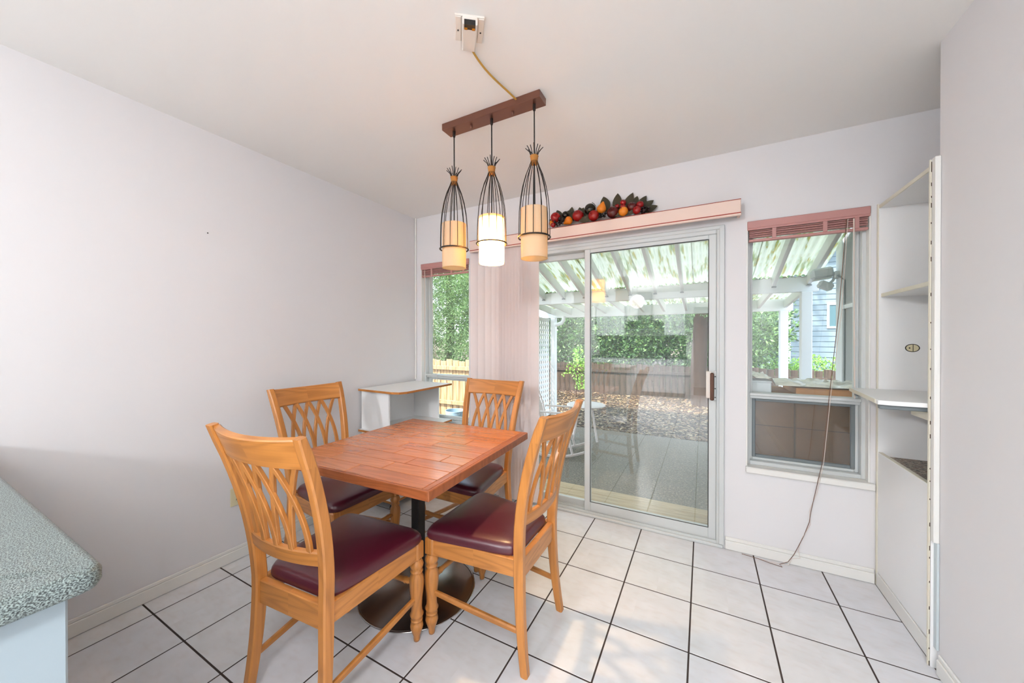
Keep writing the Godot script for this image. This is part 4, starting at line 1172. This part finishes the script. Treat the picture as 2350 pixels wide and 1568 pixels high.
# ------------------------------------------------------------------ covered patio
func patio() -> void:
	var Z1 := -2.6
	var Z2 := -3.89
	solo("patio_slab", MB.new().span(Vector3(-0.6, -0.25, -3.15), Vector3(5.4, -0.15, -0.14)), M.aggregate, "pebbly aggregate concrete patio slab outside the door", "patio", "", "structure")
	var t := thing("patio_cover", "white timber patio cover with corrugated translucent roof sheets", "patio roof", Vector3.ZERO, 0, "", "structure")
	# beams
	part(t, "beam", MB.new().span(Vector3(-0.42, 1.837, Z1 - 0.03), Vector3(3.555, 2.008, Z1 + 0.03), 0.005), M.white_paint)
	part(t, "beam", MB.new().span(Vector3(-0.42, 1.712, Z2 - 0.03), Vector3(3.555, 1.885, Z2 + 0.03), 0.005), M.white_paint)
	part(t, "ledger", MB.new().span(Vector3(-0.42, 2.60, -0.20), Vector3(3.6, 2.78, -0.145), 0.004), M.white_paint)
	# posts
	for p in [[3.445, Z1, 1.837], [3.447, Z2, 1.712], [-0.127, Z2, 1.712], [-0.30, Z1, 1.837]]:
		part(t, "post", MB.new().span(Vector3(p[0] - 0.05, -0.15, p[1] - 0.05), Vector3(p[0] + 0.05, p[2], p[1] + 0.05), 0.006), M.white_paint)
	# rafters: steep bay and flat bay
	var xs := []
	for k in 15: xs.append(3.466 - 0.3235 * k)
	for x in xs:
		if x < -0.45: continue
		var a := Vector3(x, 2.685, -0.20)
		var b := Vector3(x, 1.975, Z1 + 0.03)
		var dn := Vector3(0, 1, 0)
		part(t, "rafter", MB.new().loft([[a, dn * 0.062, Vector3(0.019, 0, 0)], [b, dn * 0.062, Vector3(0.019, 0, 0)]], 0.003), M.white_paint)
		part(t, "rafter", MB.new().loft([[Vector3(x, 1.915, Z1 - 0.03), dn * 0.055, Vector3(0.019, 0, 0)], [Vector3(x, 1.812, Z2 + 0.03), dn * 0.055, Vector3(0.019, 0, 0)]], 0.003), M.white_paint)
		var hg := part(t, "joist_hanger", MB.new().span(Vector3(x - 0.022, 1.900, Z1 + 0.03), Vector3(x + 0.022, 1.912, Z1 + 0.06), 0.001), M.aluminium_dark)
		if hg == null: return
	# corrugated sheets, one per bay of two rafters
	for bay in 2:
		var k := 0
		while k < 8:
			var xa: float = 3.60 - 0.647 * k
			var xb: float = xa - 0.66
			if xa < 0.0: break
			var rows := []
			var ends: Array = [[Vector3(0, 2.755, -0.15), Vector3(0, 2.020, Z1 - 0.12)], [Vector3(0, 1.985, Z1 + 0.05), Vector3(0, 1.872, Z2 - 0.15)]][bay]
			for i in 6:
				var f := i / 5.0
				var r := []
				var n := 54
				for j in n + 1:
					var x := lerpf(xa, xb, j / float(n))
					var p: Vector3 = ends[0].lerp(ends[1], f)
					r.append(Vector3(x, p.y + 0.028 + 0.0115 * sin(x / 0.0672 * TAU) + 0.0012 * (k % 2), p.z))
				rows.append(r)
			part(t, "roof_sheet", MB.new().grid(rows, false, Vector3.ZERO, Vector3.UP), M.roof_sheet)
			k += 1
	# lattice screen at the left end
	var la := thing("lattice_screen", "white square lattice screen at the left of the patio", "lattice", Vector3.ZERO, 0)
	var lx := -0.20
	for k in 11:
		var z := -3.82 + 0.092 * k
		part(la, "upright_lath", MB.new().span(Vector3(lx - 0.006, -0.05, z - 0.027), Vector3(lx, 1.66, z + 0.027), 0.002), M.white_paint)
	for k in 19:
		var y := 0.0 + 0.092 * k
		part(la, "cross_lath", MB.new().span(Vector3(lx, y - 0.022, -3.84), Vector3(lx + 0.006, y + 0.022, -2.88), 0.002), M.white_paint)
	part(la, "frame_rail", MB.new().span(Vector3(lx - 0.014, 1.66, -3.84), Vector3(lx + 0.014, 1.70, -2.88), 0.003), M.white_paint)
	part(la, "frame_rail", MB.new().span(Vector3(lx - 0.014, -0.15, -3.84), Vector3(lx + 0.014, -0.05, -2.88), 0.003), M.white_paint)
	# drain elbow
	solo("downspout", MB.new().tube([Vector3(0.10, 1.735, -3.82), Vector3(0.10, 1.66, -3.82), Vector3(0.06, 1.605, -3.815), Vector3(-0.06, 1.57, -3.80)], 0.036, 12), M.white_paint, "white plastic drain elbow under the patio roof", "downspout")
	# wing of the house on the right
	var wg := thing("house_wing", "grey stucco house wall with white corner board beyond the right window", "wall", Vector3.ZERO, 0, "", "structure")
	part(wg, "stucco_wall", MB.new().span(Vector3(3.61, -0.25, -1.98), Vector3(4.4, 3.2, -0.14)), M.stucco)
	part(wg, "corner_board", MB.new().span(Vector3(3.596, -0.2, -2.16), Vector3(4.4, 3.2, -1.98), 0.004), M.white_paint)
	part(wg, "conduit", MB.new().tube([Vector3(3.602, 0.0, -1.93), Vector3(3.602, 1.86, -1.93), Vector3(3.58, 1.93, -2.05)], 0.006, 6), M.aluminium_dark)
	part(wg, "belt_trim", MB.new().span(Vector3(3.598, 1.585, -1.98), Vector3(3.61, 1.625, -0.2), 0.003), M.white_paint)
	var fl := thing("floodlight", "pale outdoor floodlight with sensor on the corner board", "floodlight")
	part(fl, "bracket", MB.new().span(Vector3(3.56, 1.90, -2.13), Vector3(3.596, 1.97, -2.04), 0.006), M.lamp_grey)
	part(fl, "lamp_housing", MB.new().box(Vector3(3.475, 1.965, -2.12), Vector3(0.17, 0.10, 0.12), 0.018, Basis(Vector3.FORWARD, -0.12)), M.lamp_grey)
	part(fl, "lens", MB.new().box(Vector3(3.475, 1.905, -2.11), Vector3(0.14, 0.012, 0.10), 0.003, Basis(Vector3.FORWARD, -0.12)), M.aluminium)
	part(fl, "sensor_head", MB.new().box(Vector3(3.500, 1.835, -2.10), Vector3(0.12, 0.075, 0.09), 0.016, Basis(Vector3.FORWARD, 0.5)), M.lamp_grey)
	part(fl, "sensor_arm", MB.new().tube([Vector3(3.575, 1.93, -2.09), Vector3(3.555, 1.88, -2.09), Vector3(3.525, 1.85, -2.10)], 0.012, 8), M.lamp_grey)
	# cartons stacked outside the right window, on a bench
	var be := thing("storage_bench", "low wooden bench under the cartons outside the right window", "bench")
	part(be, "top", MB.new().span(Vector3(2.45, 0.36, -0.78), Vector3(3.50, 0.40, -0.20), 0.004), M.deck)
	for p in [Vector2(2.5, -0.73), Vector2(3.45, -0.73), Vector2(2.5, -0.25), Vector2(3.45, -0.25)]:
		part(be, "leg", MB.new().span(Vector3(p.x - 0.03, -0.15, p.y - 0.03), Vector3(p.x + 0.03, 0.36, p.y + 0.03), 0.004), M.deck)
	var cartons := [[2.50, 2.918, 0.40, 0.945, "brown cardboard carton at the left behind the lower window pane"], [2.926, 3.42, 0.40, 0.985, "taller brown cardboard carton at the right behind the lower window pane"]]
	for c in cartons:
		var cb := thing("cardboard_carton", c[4], "carton", Vector3.ZERO, 0, "cartons outside the window")
		part(cb, "body", MB.new().span(Vector3(c[0], c[2], -0.66), Vector3(c[1], c[3], -0.24), 0.004), M.cardboard)
		part(cb, "flap", MB.new().span(Vector3(c[0], c[3], -0.66), Vector3(c[1], c[3] + 0.004, -0.452), 0.001), M.cardboard)
		part(cb, "flap", MB.new().span(Vector3(c[0], c[3], -0.448), Vector3(c[1], c[3] + 0.004, -0.24), 0.001), M.cardboard)
		part(cb, "seam", MB.new().span(Vector3(c[0] + 0.004, 0.735, -0.24), Vector3(c[1] - 0.004, 0.738, -0.2388)), M.handle_brown)
	var wb := thing("small_box", "small pale blue box lying on the left carton outside", "box")
	part(wb, "body", MB.new().span(Vector3(2.55, 0.950, -0.42), Vector3(2.80, 1.015, -0.23), 0.004), M.carton_white)
	part(wb, "lid", MB.new().span(Vector3(2.547, 1.015, -0.423), Vector3(2.803, 1.024, -0.227), 0.003), M.carton_white)
	var rows := []
	var fn := noise(91, 9.0, 3)
	for i in 13:
		var r := []
		for j in 41:
			var x := lerpf(2.62, 3.43, j / 40.0)
			var z := lerpf(-0.23, -0.62, i / 12.0)
			var y := 0.993 + 0.022 * (0.5 + fn.get_noise_2d(x, z)) + 0.014 * (0.5 + fn.get_noise_2d(x * 3.1, z * 3.1)) + (0.036 if x < 2.81 else 0.0)
			if i == 0: y = minf(y, 1.0) if x > 2.81 else y
			r.append(Vector3(x, y, z))
		rows.append(r)
	solo("plastic_sheet", MB.new().grid(rows, false, Vector3.ZERO, Vector3.UP), M.plastic_wrap, "crumpled white plastic sheet on top of the cartons", "plastic sheet")
	rocking_chair()
	# little round table beside it
	var rt := thing("garden_table", "round pale garden table behind the rocking chair", "table", Vector3(0.92, -0.15, -2.50))
	part(rt, "table_top", MB.new().lathe([Vector2(0, 0.485), Vector2(0.26, 0.485), Vector2(0.275, 0.492), Vector2(0.275, 0.502), Vector2(0.268, 0.507), Vector2(0, 0.508)], 32), M.weathered_white)
	for k in 3:
		var a := TAU * k / 3 + 0.4
		part(rt, "leg", MB.new().tube([Vector3(cos(a) * 0.20, 0.0, sin(a) * 0.20), Vector3(cos(a) * 0.10, 0.487, sin(a) * 0.10)], 0.015, 8), M.weathered_white)
	var pl := thing("pail", "pale green pail standing under the rocking chair", "pail", Vector3(0.83, -0.15, -1.66))
	part(pl, "body", MB.new().lathe([Vector2(0.0, 0.062), Vector2(0.06, 0.062), Vector2(0.085, 0.22), Vector2(0.09, 0.222), Vector2(0.088, 0.228), Vector2(0.080, 0.224), Vector2(0.056, 0.07), Vector2(0, 0.07)], 24), M.pail)
	part(pl, "foot", MB.new().lathe([Vector2(0, 0), Vector2(0.058, 0), Vector2(0.06, 0.062)], 24), M.pail)
	var bp := thing("blue_bucket", "pale blue bucket outside the left window", "bucket", Vector3(-0.10, -0.15, -0.75))
	part(bp, "body", MB.new().lathe([Vector2(0.0, 0.0), Vector2(0.085, 0.0), Vector2(0.11, 0.62), Vector2(0.115, 0.63), Vector2(0.105, 0.63), Vector2(0.08, 0.02), Vector2(0, 0.02)], 24), M.blue_pail)

func rocking_chair() -> void:
	var t := thing("rocking_chair", "weathered white wooden rocking chair on the patio", "chair", Vector3(0.78, -0.15, -1.72), -PI / 2 + 0.25)
	# front towards -z
	for s in [-1.0, 1.0]:
		var pts := []
		for i in 11:
			var f := i / 10.0
			var z := lerpf(-0.34, 0.40, f)
			pts.append([Vector3(s * 0.20, 0.016 + 0.55 * (z - 0.02) * (z - 0.02), z), Vector3(0, 0.015, 0), Vector3(0.012, 0, 0)])
		part(t, "rocker", MB.new().loft(pts, 0.004), M.weathered_white)
		part(t, "leg", MB.new().tube([Vector3(s * 0.20, 0.055, -0.20), Vector3(s * 0.17, 0.36, -0.13)], 0.014, 8), M.weathered_white)
		part(t, "leg", MB.new().tube([Vector3(s * 0.20, 0.055, 0.24), Vector3(s * 0.17, 0.36, 0.14)], 0.014, 8), M.weathered_white)
		part(t, "side_stretcher", MB.new().tube([Vector3(s * 0.187, 0.19, -0.17), Vector3(s * 0.187, 0.19, 0.195)], 0.009, 6), M.weathered_white)
		part(t, "arm", MB.new().loft([[Vector3(s * 0.235, 0.55, -0.17), Vector3(0.026, 0, 0), Vector3(0, 0.009, 0)], [Vector3(s * 0.215, 0.56, 0.19), Vector3(0.02, 0, 0), Vector3(0, 0.009, 0)]], 0.004), M.weathered_white)
		part(t, "arm_support", MB.new().tube([Vector3(s * 0.19, 0.38, -0.12), Vector3(s * 0.225, 0.55, -0.14)], 0.010, 6), M.weathered_white)
		part(t, "back_post", MB.new().tube([Vector3(s * 0.175, 0.38, 0.17), Vector3(s * 0.185, 0.60, 0.22), Vector3(s * 0.19, 0.80, 0.29)], 0.012, 8), M.weathered_white)
	part(t, "seat", MB.new().loft([[Vector3(0, 0.375, -0.22), Vector3(0.21, 0, 0), Vector3(0, 0.013, 0)], [Vector3(0, 0.365, -0.05), Vector3(0.215, 0, 0), Vector3(0, 0.015, 0)], [Vector3(0, 0.37, 0.20), Vector3(0.185, 0, 0), Vector3(0, 0.013, 0)]], 0.008), M.weathered_white)
	part(t, "top_rail", MB.new().loft([[Vector3(-0.20, 0.785, 0.282), Vector3(0, 0.04, 0.012), Vector3(0, -0.003, 0.010)], [Vector3(0, 0.80, 0.30), Vector3(0, 0.045, 0.012), Vector3(0, -0.003, 0.010)], [Vector3(0.20, 0.785, 0.282), Vector3(0, 0.04, 0.012), Vector3(0, -0.003, 0.010)]], 0.006), M.weathered_white)
	for k in 5:
		var x := -0.12 + 0.06 * k
		part(t, "spindle", MB.new().tube([Vector3(x * 0.9, 0.375, 0.175), Vector3(x * 0.98, 0.57, 0.225), Vector3(x, 0.76, 0.285)], [0.007, 0.010, 0.007], 6), M.weathered_white)
	part(t, "cross_stretcher", MB.new().tube([Vector3(-0.187, 0.19, 0.0), Vector3(0.187, 0.19, 0.0)], 0.009, 6), M.weathered_white)

# ------------------------------------------------------------------ yard
func leaf_mesh(l: float, w: float) -> ArrayMesh:
	var mb := MB.new()
	var a := Vector3.ZERO
	var b := Vector3(w / 2, l * 0.45, 0.12 * w)
	var c := Vector3(0, l, -0.06 * l)
	var d := Vector3(-w / 2, l * 0.45, 0.12 * w)
	var e := Vector3(0, l * 0.45, 0)
	for q in [[a, b, e], [b, c, e], [c, d, e], [d, a, e]]:
		mb.flat(q[0], q[1], q[2], Vector3(0, 0.2, 1))
	return mb.mesh()

# crown of leaves: several balls [centre, radii], leaves near their skins
func crown(parent: Node, called: String, balls: Array, count: int, lm: ArrayMesh, m: Material, tones: Array, seed_: int, droop := 0.0) -> void:
	var R := RandomNumberGenerator.new()
	R.seed = seed_
	var mm := MultiMesh.new()
	mm.transform_format = MultiMesh.TRANSFORM_3D
	mm.use_colors = true
	mm.mesh = lm
	mm.instance_count = count
	var clump := noise(seed_, 2.2, 2)
	for i in count:
		var b: Array = balls[R.randi() % balls.size()]
		var d := Vector3(R.randfn(), R.randfn(), R.randfn()).normalized()
		var p: Vector3 = b[0] + d * (b[1] as Vector3) * pow(R.randf(), 0.32)
		p += Vector3(clump.get_noise_3dv(p), clump.get_noise_3dv(p + Vector3(9, 0, 0)), clump.get_noise_3dv(p + Vector3(0, 9, 0))) * 0.22
		var up := (d * 0.7 + Vector3(0, 0.5 - droop, 0) + Vector3(R.randfn(), R.randfn(), R.randfn()) * 0.5).normalized()
		var side := up.cross(Vector3(R.randfn(), R.randfn(), R.randfn())).normalized()
		var s := R.randf_range(0.65, 1.3)
		mm.set_instance_transform(i, Transform3D(Basis(side * s, up * s, side.cross(up) * s), p))
		var t: Color = tones[R.randi() % tones.size()]
		mm.set_instance_color(i, t.lerp(tones[0], R.randf() * 0.5))
	var o := MultiMeshInstance3D.new()
	o.name = called
	o.multimesh = mm
	o.material_override = m
	parent.add_child(o, true)
	o.set_meta("kind", "stuff")

func trunk(parent: Node, pts: Array, rad: Array) -> void:
	part(parent, "trunk", MB.new().tube(pts, rad, 10), M.bark)

func fence(called: String, label: String, a: Vector3, b: Vector3, y0: float, y1: float, w: float, m: Material, rails: Array) -> void:
	var t := thing(called, label, "fence")
	var d := (b - a)
	var n := int(d.length() / w)
	var dir := d.normalized()
	var side := dir.cross(Vector3.UP)
	var shapes := []
	for k in 3: shapes.append(MB.new().box(Vector3(0, (y1 - y0) / 2 - 0.008 * k, 0), Vector3(w - 0.008, y1 - y0 - 0.016 * k, 0.018), 0.003).mesh())
	for i in n:
		var o := part(t, "board", shapes[i % 3], m)
		o.position = a + dir * (i + 0.5) * w + Vector3(0, y0, 0) + side * 0.003 * (i % 2)
		o.rotation.y = atan2(-dir.z, dir.x)
	for y in rails:
		var c := (a + b) / 2 + Vector3(0, y, 0) + Vector3(0, 0, 0.03)
		part(t, "rail", MB.new().box(c, Vector3(d.length(), 0.07, 0.035), 0.004, Basis(Vector3.UP, atan2(-dir.z, dir.x))), m)

# fallen leaves lying on the soil
func litter() -> void:
	var R := RandomNumberGenerator.new()
	R.seed = 77
	var mm := MultiMesh.new()
	mm.transform_format = MultiMesh.TRANSFORM_3D
	mm.use_colors = true
	mm.mesh = leaf_mesh(0.085, 0.045)
	mm.instance_count = 14000
	var tones := [Color(0.22, 0.13, 0.06), Color(0.29, 0.19, 0.09), Color(0.15, 0.08, 0.04), Color(0.34, 0.25, 0.14), Color(0.10, 0.06, 0.035)]
	for i in mm.instance_count:
		var f := pow(R.randf(), 1.3)
		var p := Vector3(R.randf_range(-2.5, 6.5), -0.165 + R.randf() * 0.012, -3.2 - 3.9 * f)
		var b := Basis(Vector3.UP, R.randf() * TAU) * Basis(Vector3.RIGHT, -PI / 2 + R.randf_range(-0.35, 0.35))
		mm.set_instance_transform(i, Transform3D(b.scaled_local(Vector3.ONE * R.randf_range(0.5, 1.2)), p))
		mm.set_instance_color(i, tones[R.randi() % 5])
	var o := MultiMeshInstance3D.new()
	o.name = "leaf_litter"
	o.multimesh = mm
	o.material_override = M.leaf_hedge
	add_child(o)
	tag(o, "fallen brown leaves strewn over the yard beyond the patio", "leaf litter", "", "stuff")

func yard() -> void:
	solo("yard_ground", MB.new().span(Vector3(-12, -0.35, -30), Vector3(16, -0.17, -3.15)).span(Vector3(-12, -0.35, -3.15), Vector3(-0.6, -0.17, -0.14)), M.mulch, "brown leaf litter and wood chips covering the yard", "ground", "", "structure")
	litter()
	fence("board_fence", "weathered grey-brown board fence across the back of the yard", Vector3(-5.0, 0, -7.2), Vector3(9.0, 0, -7.2), -0.17, 0.66, 0.14, M.fence_grey, [0.45])
	fence("side_fence", "sunlit tan board fence outside the left window", Vector3(-3.6, 0, -2.45), Vector3(-0.62, 0, -2.45), -0.17, 0.95, 0.135, M.fence_tan, [0.80, 0.20])
	var broad := leaf_mesh(0.10, 0.042)
	var fine := leaf_mesh(0.055, 0.013)
	var small := leaf_mesh(0.06, 0.035)
	var g1 := [Color(0.055, 0.13, 0.035), Color(0.09, 0.20, 0.05), Color(0.14, 0.27, 0.07), Color(0.035, 0.085, 0.03), Color(0.20, 0.33, 0.10)]
	var g2 := [Color(0.12, 0.21, 0.06), Color(0.20, 0.31, 0.10), Color(0.08, 0.15, 0.05), Color(0.27, 0.38, 0.14), Color(0.16, 0.26, 0.10)]
	var g3 := [Color(0.20, 0.40, 0.05), Color(0.28, 0.50, 0.07), Color(0.14, 0.30, 0.04)]
	# feathery cedar filling the left window
	var t := thing("cedar_tree", "feathery light green cedar behind the tan fence", "tree", Vector3(-2.9, -0.17, -4.2))
	trunk(t, [Vector3(0, 0, 0), Vector3(0.05, 2.0, 0), Vector3(0, 4.0, 0.1)], [0.13, 0.10, 0.03])
	crown(t, "foliage", [[Vector3(0, 1.2, 0.2), Vector3(1.3, 1.0, 0.7)], [Vector3(-0.2, 2.2, 0.1), Vector3(1.2, 1.1, 0.7)], [Vector3(0.7, 1.9, 0.2), Vector3(0.9, 1.2, 0.6)], [Vector3(-1.0, 1.6, 0.2), Vector3(0.9, 1.2, 0.6)], [Vector3(0, 3.3, 0), Vector3(1.0, 1.1, 0.7)], [Vector3(0.3, 2.6, 0), Vector3(1.2, 0.9, 0.6)]], 90000, fine, M.leaf_fine, g2, 101, 0.45)
	# broad-leaved shrubs and trees behind the back fence
	var k := 0
	for s in [[-1.7, -7.9, 1.0, 1.35, "large broad-leaved shrub behind the lattice screen", 15000], [0.0, -8.0, 1.0, 1.45, "large broad-leaved shrub seen through the fixed door pane", 19000], [1.5, -8.2, 1.0, 1.35, "broad-leaved shrub seen through the sliding door pane", 16000], [3.0, -8.6, 0.9, 1.2, "dark broad-leaved shrub behind the fence near the tall trunk", 12000]]:
		var b := thing("broadleaf_shrub", s[4], "shrub", Vector3(s[0], -0.17, s[1]), 0, "shrubs behind the back fence")
		trunk(b, [Vector3(0, 0, 0), Vector3(0.03, 1.2, 0)], [0.05, 0.025])
		crown(b, "foliage", [[Vector3(0, 1.2, 0), Vector3(1.0, 0.8, 0.6) * s[3]], [Vector3(-0.5, 1.8, 0), Vector3(0.7, 0.7, 0.5) * s[3]], [Vector3(0.6, 1.7, 0.1), Vector3(0.7, 0.8, 0.5) * s[3]], [Vector3(0.1, 2.5, 0), Vector3(0.8, 0.6, 0.5) * s[3]]], s[5], broad, M.leaf_broad, g1, 111 + k, 0.2)
		k += 1
	# young shrub in front of the fence
	var y1 := thing("young_shrub", "small yellow-green shrub in front of the back fence", "shrub", Vector3(-0.43, -0.17, -6.2))
	trunk(y1, [Vector3(0, 0, 0), Vector3(0.05, 0.5, 0.02), Vector3(0.02, 0.95, 0)], [0.014, 0.011, 0.006])
	crown(y1, "foliage", [[Vector3(0, 0.75, 0), Vector3(0.24, 0.28, 0.2)], [Vector3(0.1, 0.45, 0), Vector3(0.2, 0.2, 0.18)], [Vector3(0.12, 1.05, 0), Vector3(0.2, 0.2, 0.15)]], 700, small, M.leaf_broad, g3, 121)
	# tall trunk with hanging needles, in view through the sliding pane
	var c := thing("conifer_tree", "tall conifer with a rough brown trunk beyond the sliding door", "tree", Vector3(2.33, -0.17, -6.4))
	trunk(c, [Vector3(0.05, 0, 0), Vector3(0, 0.8, 0), Vector3(0.05, 2.0, 0), Vector3(0.1, 4.5, 0)], [0.21, 0.17, 0.15, 0.08])
	crown(c, "foliage", [[Vector3(-0.2, 2.5, 0.3), Vector3(1.3, 0.6, 0.8)], [Vector3(0.7, 2.3, 0.2), Vector3(0.9, 0.6, 0.7)], [Vector3(0.2, 3.6, 0.2), Vector3(1.6, 0.9, 1.2)], [Vector3(-0.9, 3.0, 0.3), Vector3(0.9, 0.6, 0.7)]], 15000, fine, M.leaf_fine, g1, 131, 0.7)
	# tall trees far behind close the view
	k = 0
	for s in [[-6.0, -12.0, 2.6, "tall dark tree far behind at the left"], [-1.5, -13.0, 2.8, "tall dark tree far behind the lattice"], [2.8, -14.0, 2.6, "tall dark tree far behind the sliding door"]]:
		var b := thing("far_tree", s[3], "tree", Vector3(s[0], -0.17, s[1]), 0, "trees far behind the yard")
		trunk(b, [Vector3(0, 0, 0), Vector3(0.1, 3.0, 0), Vector3(0, 6.0, 0)], [0.25, 0.2, 0.08])
		crown(b, "foliage", [[Vector3(0, 3.0, 0), Vector3(1.2, 0.9, 0.8) * s[2] * 0.8], [Vector3(-1, 4.6, 0), Vector3(1.0, 0.8, 0.8) * s[2] * 0.8], [Vector3(1.1, 4.4, 0), Vector3(1, 0.9, 0.8) * s[2] * 0.8], [Vector3(0, 6.2, 0), Vector3(1.1, 0.8, 0.8) * s[2] * 0.7], [Vector3(0, 1.5, 0.2), Vector3(1.2, 0.6, 0.7) * s[2] * 0.8]], 9000, leaf_mesh(0.24, 0.12), M.leaf_broad, g1, 141 + k, 0.2)
		k += 1
	# low bright hedge and the neighbours' house, right
	var h := thing("low_hedge", "bright green low hedge before the neighbouring house", "hedge", Vector3(5.8, -0.17, -9.4))
	trunk(h, [Vector3(0, 0, 0), Vector3(0, 0.6, 0)], [0.03, 0.02])
	var hb := []
	for i in 9: hb.append([Vector3(-2.0 + 0.55 * i, 0.55, 0), Vector3(0.42, 0.48, 0.35)])
	crown(h, "foliage", hb, 9000, small, M.leaf_hedge, g3, 151)
	var ho := thing("neighbouring_house", "white neighbouring house with pale siding behind the hedge", "house", Vector3(7.5, -0.17, -15.0))
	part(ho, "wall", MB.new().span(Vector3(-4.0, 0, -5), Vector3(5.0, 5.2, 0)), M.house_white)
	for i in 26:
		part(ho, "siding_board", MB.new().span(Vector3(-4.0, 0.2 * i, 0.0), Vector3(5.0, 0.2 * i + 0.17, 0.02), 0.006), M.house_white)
	part(ho, "roof", MB.new().loft([[Vector3(-4.5, 5.6, -2.5), Vector3(0, 0.5, 0), Vector3(0, 0, 3.2)], [Vector3(5.5, 5.6, -2.5), Vector3(0, 0.5, 0), Vector3(0, 0, 3.2)]], 0.3), M.house_roof)
	for w in [[-2.6, 1.9], [-0.4, 1.9], [1.8, 1.9], [-2.6, 0.5], [0.6, 0.5]]:
		var f := part(ho, "window", frame_of(MB.new(), w[0] - 0.55, w[0] + 0.55, w[1], w[1] + 0.95, 0.035, 0.05, 0.07), M.white_paint)
		part(f, "pane", MB.new().span(Vector3(w[0] - 0.48, w[1] + 0.07, 0.021), Vector3(w[0] + 0.48, w[1] + 0.88, 0.03)), M.house_pane)
